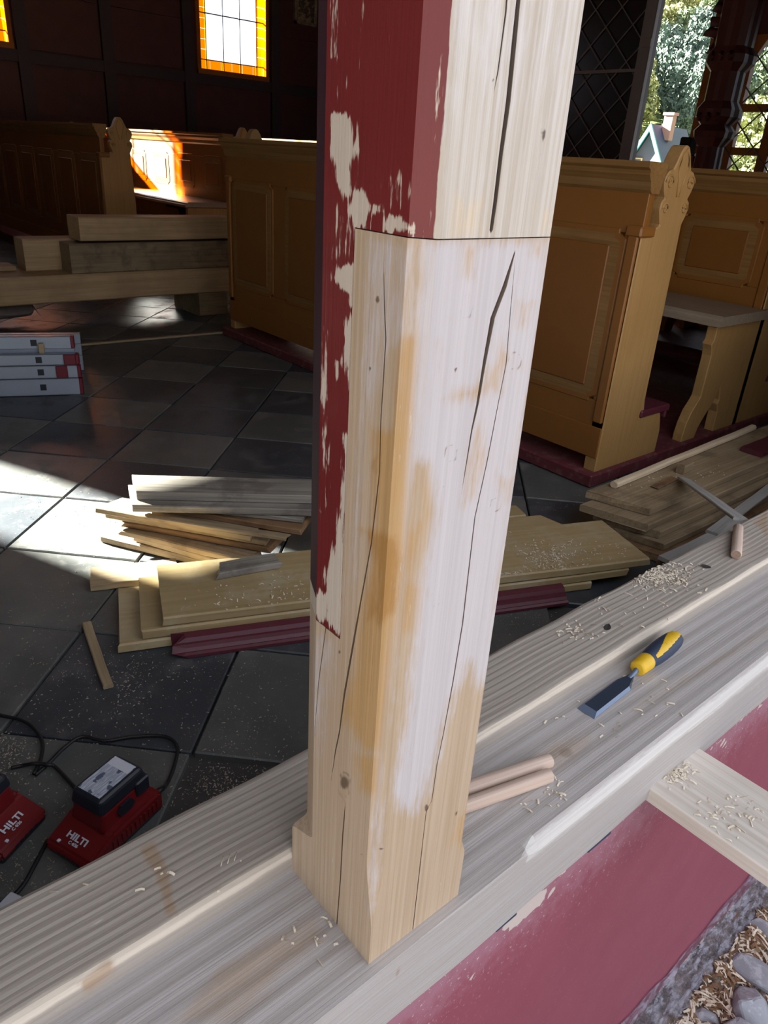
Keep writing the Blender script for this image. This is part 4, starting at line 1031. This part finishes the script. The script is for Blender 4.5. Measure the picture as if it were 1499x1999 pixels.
cord([(69, 1513), (95, 1490), (125, 1460), (160, 1438), (205, 1446), (260, 1438), (318, 1437), (345, 1455), (341, 1492), (327, 1528)], 'black cord looping round behind the labelled charger to its plug', ends=[e1])
e2 = ch1.matrix_basis @ Vector((.115, .056, .014)); e2b = ch1.matrix_basis @ Vector((.118, .085, .006))
cord([(22, 1499), (45, 1494), (62, 1491, .0112), (78, 1491, .0112), (95, 1493, .0112), (112, 1501)], 'short black cord running between the two chargers, behind both', ends=[e2b, e2])
cord([(93, 1640), (66, 1692), (42, 1732), (5, 1768), (-30, 1790)], 'black cord leaving the labelled charger towards the back beam')
p0 = at(12, 1772, .006); tg = box('cord_tag', (-.02, -.012, 0), (.022, .012, .005), 'white', None, .002); tg.location = (p0.x, p0.y, .0075); tg.rotation_euler = (0, 0, .5)
tag(tg, 'small white tag lying on the black cord by the back beam', 'tag')

# ------------------------------------------------------------------ things on the sill
ca, cb = at(1143, 1394, ST), at(1322, 1245, ST+.018)
cdir = math.atan2(cb.y-ca.y, cb.x-ca.x); CLN = (Vector((cb.x, cb.y))-Vector((ca.x, ca.y))).length
chis = empty('wood_chisel', (ca.x, ca.y, ST+.0005), cdir, 'broad wood chisel with a yellow and navy handle lying on the sill', 'chisel')
k_ = CLN/.315
def X_(v): return v*k_
secs = [(0, .0155, .0155, .0006), (.013, .0155, .0112, .0058), (.115, .0150, .0108, .0062), (.119, .0148, .0106, .0064), (.140, .0062, .0050, .0085), (.146, .0050, .0042, .0095)]
vs, fs = [], []
for x, wb, wt, h in secs: vs += [(X_(x), -wb, 0), (X_(x), wb, 0), (X_(x), wb, h*.25), (X_(x), wt, h), (X_(x), -wt, h), (X_(x), -wb, h*.25)]
for i in range(len(secs)-1):
    for k in range(6): fs.append((i*6+k, i*6+(k+1) % 6, (i+1)*6+(k+1) % 6, (i+1)*6+k))
fs += [tuple(range(6)), tuple((len(secs)-1)*6+k for k in range(6))]
bl = pyd('blade', vs, fs, ['steel', 'steel_edge'], chis)
for p in bl.data.polygons:
    cc = p.center
    if abs(p.normal.z) < .92 and cc.x < X_(.12): p.material_index = 1
    if cc.x < X_(.0125) and p.normal.z > 0: p.material_index = 1
tube('neck', [(X_(.140), 0, .005), (X_(.150), 0, .0085), (X_(.162), 0, .0125), (X_(.175), 0, .0160)], [.0048, .0042, .0046, .0058], 'steel_edge', chis, 12)
def axis_z(x): return .0158 + (x-.16)*.022
def grip(name, prof, mat, cond=None, d=0.0, n_=96):
    vs, fs = [], []; m = len(prof)
    for x, r in prof:
        for k in range(n_):
            t = 2*PI*k/n_; vs.append((X_(x), math.cos(t)*(r+d)*1.0, axis_z(x)+math.sin(t)*(r+d)*.94))
    for i in range(m-1):
        for k in range(n_):
            if cond is None or cond((prof[i][0]+prof[i+1][0])/2, 2*PI*(k+.5)/n_): fs.append((i*n_+k, i*n_+(k+1) % n_, (i+1)*n_+(k+1) % n_, (i+1)*n_+k))
    if cond is None: fs += [tuple(range(n_)), tuple((m-1)*n_+k for k in range(n_))]
    return pyd(name, vs, fs, mat, chis, True)
hp = [(.196, .0125), (.20, .0140), (.210, .0160), (.225, .0178), (.245, .0186), (.265, .0185), (.283, .0178), (.297, .0165), (.306, .0145), (.312, .0115), (.315, .007)]
hx = np.linspace(.196, .315, 120); hr = np.interp(hx, [p[0] for p in hp], [p[1] for p in hp])
hprof = list(zip(hx, hr))
grip('grip', hprof, 'navy')
def swoosh(x, t):
    u = (x-.205)/.11
    c = PI*.5 + .75 - 1.0*max(0, u)**1.2
    w = .16 + .55*max(0, u)
    dd = abs((t-c+PI) % (2*PI)-PI)
    return x > .207 and dd < w or x > .3085 and math.sin(t) > -.2
grip('yellow_inlay', hprof, 'yellow', swoosh, .0005)
cp_ = [(.162, .0105), (.1635, .0128), (.167, .0142), (.172, .0138), (.176, .0148), (.181, .0143), (.185, .0150), (.192, .0154), (.198, .0150), (.2005, .0140)]
grip('yellow_collar', cp_, 'yellow')
def dowel(A, B, r, label, endm='dowel'):
    A = Vector(A); B = Vector(B); L = (B-A).length
    o = empty('wooden_dowel', (A.x, A.y, A.z), math.atan2((B-A).y, (B-A).x), label, 'dowel', 'loose dowels')
    lathe_x('rod', [(0, r*.86), (.0015, r), (L*.3, r*1.01), (L*.6, r), (L-.0015, r), (L, r*.86)], 'dowel', o, 20)
    lathe_x('end_face', [(-.0004, r*.85), (.0002, r*.85)], endm, o, 20, smooth=False)
    return o
rz_ = ST+.0100
d1, d1b = at(1074, 1484, rz_), at(918, 1537, rz_); v_ = (d1b-d1).normalized(); d1b = d1 + v_*.228
d2, d2b = at(1074, 1513, rz_), at(915, 1570, rz_); v2_ = (d2b-d2).normalized(); d2b = d2 + v2_*.205
dowel(d1, d1b, .0098, 'pale grained dowel nearer the chisel, one of two lying side by side on the sill')
dowel(d2, d2b, .0098, 'plain pale dowel beside the grained one, lying on the sill behind the post')
d3, d3b = at(1437, 1083, BT+.011), at(1441, 1030, BT+.011)
dowel(d3, d3b, .0108, 'short dowel with a dark end lying alone on the back beam', 'dowel_end')

# plank reaching out from under the sill, on a prop
op = plank('scaffold_plank', (.881, -.75), (.881, .338), .232, .145, .028, 'sill', 'broad sawn plank reaching out from the red wall under the sill', 'plank', bev=.002, wav=.001)
op.location = (1.026, -.75, .232)
wpz = plank('prop', (.90, -.60), (1.0, -.60), OUTZ-.03, .06, .232-OUTZ+.03, 'backbeam', 'upright timber prop under the plank reaching out from the wall', 'prop')

for k, (p0, p1) in enumerate((((1142, 1650), (1186, 1618)), ((962, 1802), (1003, 1772)))):
    A, B = at_y(*p0, .345), at_y(*p1, .345)
    o = box('membrane_tab', (A.x, .338, .222), (B.x, .350, .240), 'navy', None, .002)
    tag(o, ['dark membrane tab under the sill nearer the outside plank', 'dark membrane tab under the sill close to the post foot'][k], 'membrane')

# ------------------------------------------------------------------ stones, membrane, litter outside
n = NT('crumpled_clear_membrane'); n.n.remove(n.b)
t1 = n.add('ShaderNodeBsdfTransparent', {'Color': (.9, .9, .95, 1)}); t2 = n.add('ShaderNodeBsdfPrincipled', {'Base Color': (.33, .32, .38, 1), 'Roughness': .18})
k = n.step(n.noise(n.coord((22, 60, 60), world=True), 1, 6, .7), .42, .62)
mx = n.add('ShaderNodeMixShader', {0: n.math('ADD', .12, n.math('MULTIPLY', k, .55)), 1: t1.outputs[0], 2: t2.outputs[0]}); n.link(mx.outputs[0], n.out.inputs[0])
MAT['membrane'] = n.m
rows = []
xs_ = np.linspace(.6, 2.6, 220)
ph = rng.uniform(0, 6, 8)
for x in xs_:
    row = []
    top = -.628 + .012*math.sin(x*11+ph[0]) + .007*math.sin(x*37+ph[1])
    for j in range(9):
        f = j/8
        y = .343 - .055*f**1.4 + .007*math.sin(x*55+ph[2]+j*1.1)*f + .005*math.sin(x*130+j*2.0)*f
        z = top + (OUTZ+.012-top)*f + .006*math.sin(x*80+ph[3]+j*1.7)*f*(1-f)*3
        row.append((x, y, z))
    rows.append(row)
mem = loft('membrane_strip', rows, 'membrane', None, False, False)
tag(mem, 'crumpled clear plastic membrane turned out along the foot of the red wall', 'membrane')
SLS = ['broad pale stone with a split face lying just out from the membrane', 'upright squarish pale stone leaning beside the broad split one', 'large rounded pale stone half sunk in the litter', 'tall pale stone beside the flat slab-like one', 'flat slab-like pale stone under the outside plank', 'small pale pebble between the membrane and the large rounded stone', 'low pale stone next to the upright squarish one', 'low pale stone touching the plastic membrane']
SL = 'pale stone at the outer side of the litter strip, away from the wall'
STN = ((1441, 1903, .062, (1.15, .75, .6)), (1462, 1950, .060, (.8, 1.1, .75)), (1420, 1985, .072, (1.1, 1, .6)), (1493, 1870, .065, (.8, 1.1, .75)), (1478, 1826, .06, (1.3, .5, .5)),
                                     (1376, 1972, .034, (1.1, .7, .6)), (1492, 1990, .05, (1, 1, .6)), (1318, 2003, .045, (1.2, 1, .5)), (1545, 1905, .07, (1, 1, .7)), (1530, 1830, .06, (1, 1, .7)), (1350, 2050, .06, (1, 1, .6)), (1450, 2060, .07, (1, 1, .6)), (1560, 1990, .06, (1, 1, .7)))
ST_ = [[*at(px, py, OUTZ+.02)[:2], r*math.sqrt(sc[0]*sc[1])*.93] for px, py, r, sc in STN]
for _ in range(400):                           # settle the stones beside each other and clear of the membrane
    for a in range(len(ST_)):
        ST_[a][1] = min(ST_[a][1], .272-ST_[a][2])
        for b in range(a):
            dx, dy = ST_[a][0]-ST_[b][0], ST_[a][1]-ST_[b][1]; dd = math.hypot(dx, dy) or 1e-6; need = ST_[a][2]+ST_[b][2]-.006
            if dd < need:
                wa = 1.0 if a >= 8 and b < 8 else .5; m_ = need-dd; ST_[a][0] += dx/dd*m_*wa; ST_[a][1] += dy/dd*m_*wa; ST_[b][0] -= dx/dd*m_*(1-wa); ST_[b][1] -= dy/dd*m_*(1-wa)
for k, ((px, py, r, sc), (x, y, rp)) in enumerate(zip(STN, ST_)):
    rock('stone', (x, y, OUTZ), r, 'stone', SLS[k] if k < 8 else SL, 'stone', 'stones in the litter', 40+k, sc, random.uniform(0, 3), sink=.014)
def free_spot(P0, L):                          # nearest place where a stick of length L lies between the stones
    best = None
    for q in range(4000):
        f = (q/4000)**.5*.16; a0 = q*2.399; x, y = P0.x+f*math.cos(a0), P0.y+f*math.sin(a0); th = q*.618*PI
        ok = all(math.hypot(x+(t-.5)*L*math.cos(th)-sx, y+(t-.5)*L*math.sin(th)-sy) > sr+.010 for t in (0, .25, .5, .75, 1) for sx, sy, sr in ST_)
        ok = ok and max(y+.5*L*abs(math.sin(th)), y) < .262
        if ok: return x, y, th
    return P0.x, P0.y, 0
for k, (p0, L, lab) in enumerate((((1400, 1937), .075, 'dark brown bark stick between the pale stones'), ((1436, 1802), .045, 'short brown stick by the membrane below the plank'))):
    x, y, th = free_spot(at(*p0, OUTZ), L); c_, s_ = math.cos(th)*L/2, math.sin(th)*L/2
    lath_between('stick', (x-c_, y-s_, OUTZ+.004), (x+c_, y+s_, OUTZ+.004), .013, .011, 'brownold', lab)
bpy.context.view_layer.update(); DG = bpy.context.evaluated_depsgraph_get()
def below(x, y, z):
    top = z+.30 if z < 0 else z+.12
    ok, loc, nr, ix, ob, mw = S.ray_cast(DG, Vector((x, y, top)), Vector((0, 0, -1)))
    return (ob.name.split('.')[0], loc.z) if ok else ('', -9)
def drop(p, L, c, s_):
    """height of the support under a chip, or None where it would lie inside or hang off something"""
    out = []
    for t in (-.55, 0, .55):
        nm, hz = below(p.x+t*L*c, p.y+t*L*s_, p.z)
        if nm not in ('tile', 'floor', 'far_tiles', 'board', 'back_beam', 'sill_beam', 'scaffold_plank', 'ground_litter'): return None
        if abs(hz-p.z) > (.05 if p.z < -.5 else .02 if p.z < .01 and nm in ('tile', 'floor', 'far_tiles') else .004): return None
        out.append(hz)
    return max(out)
def chips(name, spots, label, mat='chip', size=(.003, .010), wid=(.0012, .003), cat='shavings', parent=None):
    vs, fs = [], []
    for (cx, cy, rx, ry, z, num, mode) in spots:
        for _ in range(num):
            if mode == 'g': dx, dy = rng.normal()*.5, rng.normal()*.5
            else:
                a = rng.uniform(0, 2*PI); q = math.sqrt(rng.uniform(0, 1)); dx, dy = q*math.cos(a), q*math.sin(a)
            P0 = at(cx+dx*rx, cy+dy*ry, z)
            L = rng.uniform(*size)*rng.choice([.6, 1, 1, 1.6]); W = rng.uniform(*wid); a = rng.uniform(0, 2*PI); h = .0004 + rng.uniform(0, .25*L)
            c, s_ = math.cos(a), math.sin(a); b = len(vs)
            hz = drop(P0, L, c, s_)
            if hz is None: continue
            P0.z = hz
            for i in range(4):
                f = i/3; zz = P0.z + .0006 + h*math.sin(PI*f)*rng.uniform(.5, 1)
                for sgn in (-1, 1):
                    u = (f-.5)*L; w = sgn*W*.5; vs.append((P0.x+u*c-w*s_, P0.y+u*s_+w*c, zz + (sgn+1)*.0004))
            for i in range(3): fs.append((b+2*i, b+2*i+1, b+2*i+3, b+2*i+2))
    o = pyd(name, vs, fs, mat); return tag(o, label, cat, kind='stuff')
chips('floor_shavings', [(20, 1470, 70, 60, 0, 420, 'g'), (330, 1600, 200, 80, 0, 0, 'u'), (430, 1520, 110, 60, 0, 520, 'g'), (300, 1370, 260, 110, 0, 420, 'u'), (100, 1300, 120, 130, 0, 160, 'u'), (250, 1340, 60, 60, 0, 160, 'g'), (60, 1690, 90, 60, 0, 260, 'u'),
      (120, 1180, 120, 60, 0, 120, 'u'), (1030, 1200, 110, 30, 0, 260, 'g'), (250, 960, 230, 90, 0, 200, 'u'), (300, 1290, 260, 40, 0, 260, 'u'), (1090, 960, 60, 40, 0, 100, 'u'), (160, 1560, 160, 60, 0, 200, 'u'), (400, 1000, 400, 160, 0, 200, 'u'), (200, 620, 260, 40, 0, 260, 'u'), (480, 1440, 90, 90, 0, 160, 'u')],
      'wood shavings and sawdust strewn over the slate floor', 'sawdust', size=(.0012, .0046), wid=(.0007, .0018))
chips('plank_shavings', [(1318, 1508, 34, 22, .2605, 170, 'g'), (1420, 1590, 70, 50, .2605, 60, 'u')], 'small shavings gathered on the plank outside the wall', size=(.003, .010))
chips('sill_shavings', [(1200, 1380, 190, 60, ST, 34, 'u'), (600, 1840, 60, 60, ST, 14, 'u'), (1040, 1545, 70, 40, ST, 50, 'u')],
      'few small shavings scattered on the sill around chisel and dowels', size=(.003, .010))
chips('beam_shavings', [(1290, 1125, 60, 26, BT, 460, 'g'), (1200, 1170, 200, 60, BT, 80, 'u'), (1120, 1235, 50, 20, BT, 50, 'g'), (300, 1720, 260, 60, BT, 12, 'u')],
      'heap of pale shavings strewn on the back beam', size=(.003, .011))
chips('board_shavings', [(1070, 1085, 60, 34, .0795, 320, 'g'), (1150, 1090, 90, 34, .0795, 120, 'u'), (1010, 1130, 40, 14, .0795, 80, 'u'), (480, 1180, 130, 40, .0795, 90, 'u'), (1330, 930, 120, 30, .132, 90, 'u'), (560, 1150, 40, 40, .0795, 40, 'u')],
      'pale shavings scattered over the topmost boards of the piles', size=(.003, .010))
chips('ground_litter_chips', [(1420, 1880, 110, 120, OUTZ+.014, 1250, 'u'), (1330, 1970, 70, 60, OUTZ+.014, 420, 'u'), (1460, 1790, 50, 60, OUTZ+.014, 260, 'u')],
      'splintered wood litter between the stones below the red wall', size=(.008, .028), wid=(.002, .006))
chips('dark_litter', [(1420, 1890, 110, 120, OUTZ+.012, 900, 'u'), (1450, 1800, 60, 60, OUTZ+.012, 260, 'u')], 'dark bark litter between the stones', 'brownold', (.008, .03), (.003, .008))
for k, (px, py, L, a, lab) in enumerate(((1378, 1107, .022, 2.4, 'single dry dark leaf on the back beam near the short dowel'), (1185, 1226, .018, .4, 'curled dry leaf on the back beam near the chisel handle'))):
    p = at(px, py, BT); lf = []
    for i in range(7):
        f = i/6; w = .32*L*math.sin(PI*f)**.8 + .0004; lf += [((f-.5)*L, -w, .001+.004*f*f), ((f-.5)*L, 0, .0004+.003*f*f), ((f-.5)*L, w, .001+.003*f*f)]
    fs = [(3*i+j, 3*i+j+1, 3*i+j+4, 3*i+j+3) for i in range(6) for j in range(2)]
    o = pyd('dry_leaf', lf, fs, 'leafdark'); o.location = p; o.rotation_euler = (0, 0, a); tag(o, lab, 'leaf')

# ------------------------------------------------------------------ outdoors beyond the end wall
def hill(x, y):
    d = math.hypot(x, y); return -9 + max(0, d-95)*.32 + 1.5*math.sin(x*.05)*math.cos(y*.04)
vs, fs = [], []; ND, NA = 36, 40
for i in range(ND):
    d = 18 + 300*(i/(ND-1))**1.3
    for j in range(NA):
        a = math.radians(2 + 46*j/(NA-1)); x, y = d*math.cos(a), d*math.sin(a)
        z = hill(x, y) if d > 60 else OUTZ-.1 + (-9-OUTZ)*((d-18)/42 if d > 18 else 0)
        vs.append((x, y, z))
fs = [(i*NA+j, i*NA+j+1, (i+1)*NA+j+1, (i+1)*NA+j) for i in range(ND-1) for j in range(NA-1)]
hl = pyd('hillside', vs, fs, 'meadow', None, True); tag(hl, kind='structure')
def crown_mesh(name, seed, h, r, nb, mat, leaves=5200, ls=.42):
    rs = np.random.default_rng(seed); C = []
    for k in range(nb):
        f = rs.uniform(.12, 1); a = rs.uniform(0, 2*PI); rad = r*math.sqrt(max(.05, 1-((f-.45)/.6)**2))*rs.uniform(.35, .95)
        C.append((rad*math.cos(a), rad*math.sin(a), h*(.12+.86*f), r*rs.uniform(.16, .32)))
    C = np.array(C); idx = rs.integers(0, nb, leaves)
    d = rs.normal(size=(leaves, 3)); d[:, 2] += .25; d /= np.linalg.norm(d, axis=1)[:, None]
    P = C[idx, :3] + d*C[idx, 3:4]*rs.uniform(.55, 1.05, (leaves, 1))
    nrm = d + rs.normal(size=(leaves, 3))*.55; nrm /= np.linalg.norm(nrm, axis=1)[:, None]
    t = np.cross(nrm, rs.normal(size=(leaves, 3))); t /= np.linalg.norm(t, axis=1)[:, None]; b = np.cross(nrm, t)
    sz = rs.uniform(.5, 1, (leaves, 1))*ls
    V = np.stack([P - t*sz, P + b*sz*.55, P + t*sz, P - b*sz*.55], 1).reshape(-1, 3)
    me = bpy.data.meshes.new(name)
    me.from_pydata(V.tolist(), [], np.arange(leaves*4).reshape(-1, 4).tolist())
    me.materials.append(mat); return me
CR = [crown_mesh('crown', 60+k, 11, 4.4, 60, FOL[k % 3]) for k in range(6)]
TRK = tube('trunk', [(0, 0, 0), (.1, 0, 3), (0, .1, 7)], [.35, .28, .12], 'bark', None, 8); TRKM = TRK.data; bpy.data.objects.remove(TRK)
LABT = ['bushy yellow-green tree in the forest on the hillside', 'mid-green bushy tree in the forest on the hillside', 'dark blue-green tree in the forest on the hillside']
tr_ = []
SP = 10.6; row = 0; d = 112.0                  # staggered rows, one crown beside the next
while d < 268:
    a = 15.0 + math.degrees((row % 2)*SP*.5/d)
    while a < 39.5: tr_.append((d + random.uniform(-.5, .5), a + math.degrees(random.uniform(-.5, .5)/d))); a += math.degrees(SP/d)
    d += SP*.88; row += 1
def clear_house(d, a): return not (d < 128 and 27 < a < 36)
for d, a in tr_:
    if not clear_house(d, a): continue
    x, y = d*math.cos(math.radians(a)), d*math.sin(math.radians(a))
    lean_ = math.sin(a*.55+1.3)+math.cos(d*.06); k = 0 if lean_+random.uniform(-.8, .8) > .5 else (2 if lean_+random.uniform(-.6, .6) < -.7 else 1)
    k3 = k + 3*random.randint(0, 1)
    t = empty('hillside_tree', (x, y, hill(x, y)-.3), random.uniform(0, 6), LABT[k], 'tree', ['yellow-green trees on the hillside', 'mid-green trees on the hillside', 'blue-green trees on the hillside'][k])
    t.scale = (random.uniform(.92, 1.0),)*2 + (random.uniform(1.0, 1.3),)
    for nm, me in (('crown', CR[k3]), ('trunk', TRKM)):
        o = bpy.data.objects.new(nm, me); COL.objects.link(o); o.parent = t
BUSH = crown_mesh('bush_leaves', 91, 3.2, 1.7, 50, FOL[0], 3600, .11)
for k, (x, y, s_) in enumerate(((17, 8.4, .88), (20.4, 6.9, .95), (18.3, 11.6, .66), (24.2, 4.6, .95), (24, 11.2, .95))):
    t = empty('shrub', (x, y, OUTZ-.9), k*1.3, 'bright yellow-green shrub growing just outside the amber-framed lights', 'shrub', 'shrubs outside the end wall'); t.scale = (s_,)*3
    o = bpy.data.objects.new('leaves', BUSH); COL.objects.link(o); o.parent = t
    o = bpy.data.objects.new('stem', TRKM); COL.objects.link(o); o.parent = t; o.scale = (.2, .2, .25)
# house in the valley
ha = math.radians(32.3); hd = 104.0
hs = empty('house', (hd*math.cos(ha), hd*math.sin(ha), -8.0), ha+math.radians(-28), 'small house with a blue-grey roof, teal barge boards and a pink chimney', 'house')
HW, HZ, HR, HLn = 3.6, 7.8, 14.5, 9.0    # half width, eaves, ridge, depth (local +X away from the camera)
prism('wall', [(-HW+.5, 0), (HW-.5, 0), (HW-.5, HZ+.6), (0, HR-.7), (-HW+.5, HZ+.6)], 0, .5, HLn, 'housewall', hs)
for s in (-1, 1): 
    rf = prism('roof_slope', [(0, HR), (s*HW, HZ), (s*HW, HZ-.3), (0, HR-.35)], 0, 0, HLn+.5, 'roofblue', hs)
    prism('barge_board', [(0, HR+.12), (s*(HW+.1), HZ+.05), (s*(HW+.1), HZ-.65), (0, HR-.75)], 0, -.15, .12, 'teal', hs)
ck = box('chimney', (2.5, -1.3, HR-1.6), (3.5, -.2, HR+1.1), 'chimney', hs); box('chimney_cap', (2.35, -1.45, HR+1.1), (3.65, -.05, HR+1.4), 'chimney', ck)
wn = box('window', (.35, .5, HZ+1.2), (.55, 1.9, HZ+3.0), 'olive', hs); box('pane', (.3, .65, HZ+1.35), (.4, 1.75, HZ+2.85), 'housewall', wn)
box('balcony_wall', (-1.2, -3.4, 5.0), (.5, 3.4, 8.4), 'houselight', hs); prism('porch_roof', [(-5.2, 7.3), (5.2, 7.3), (5.2, 7.9), (-5.2, 7.9)], 0, -2.6, -.9, 'roofred', hs)
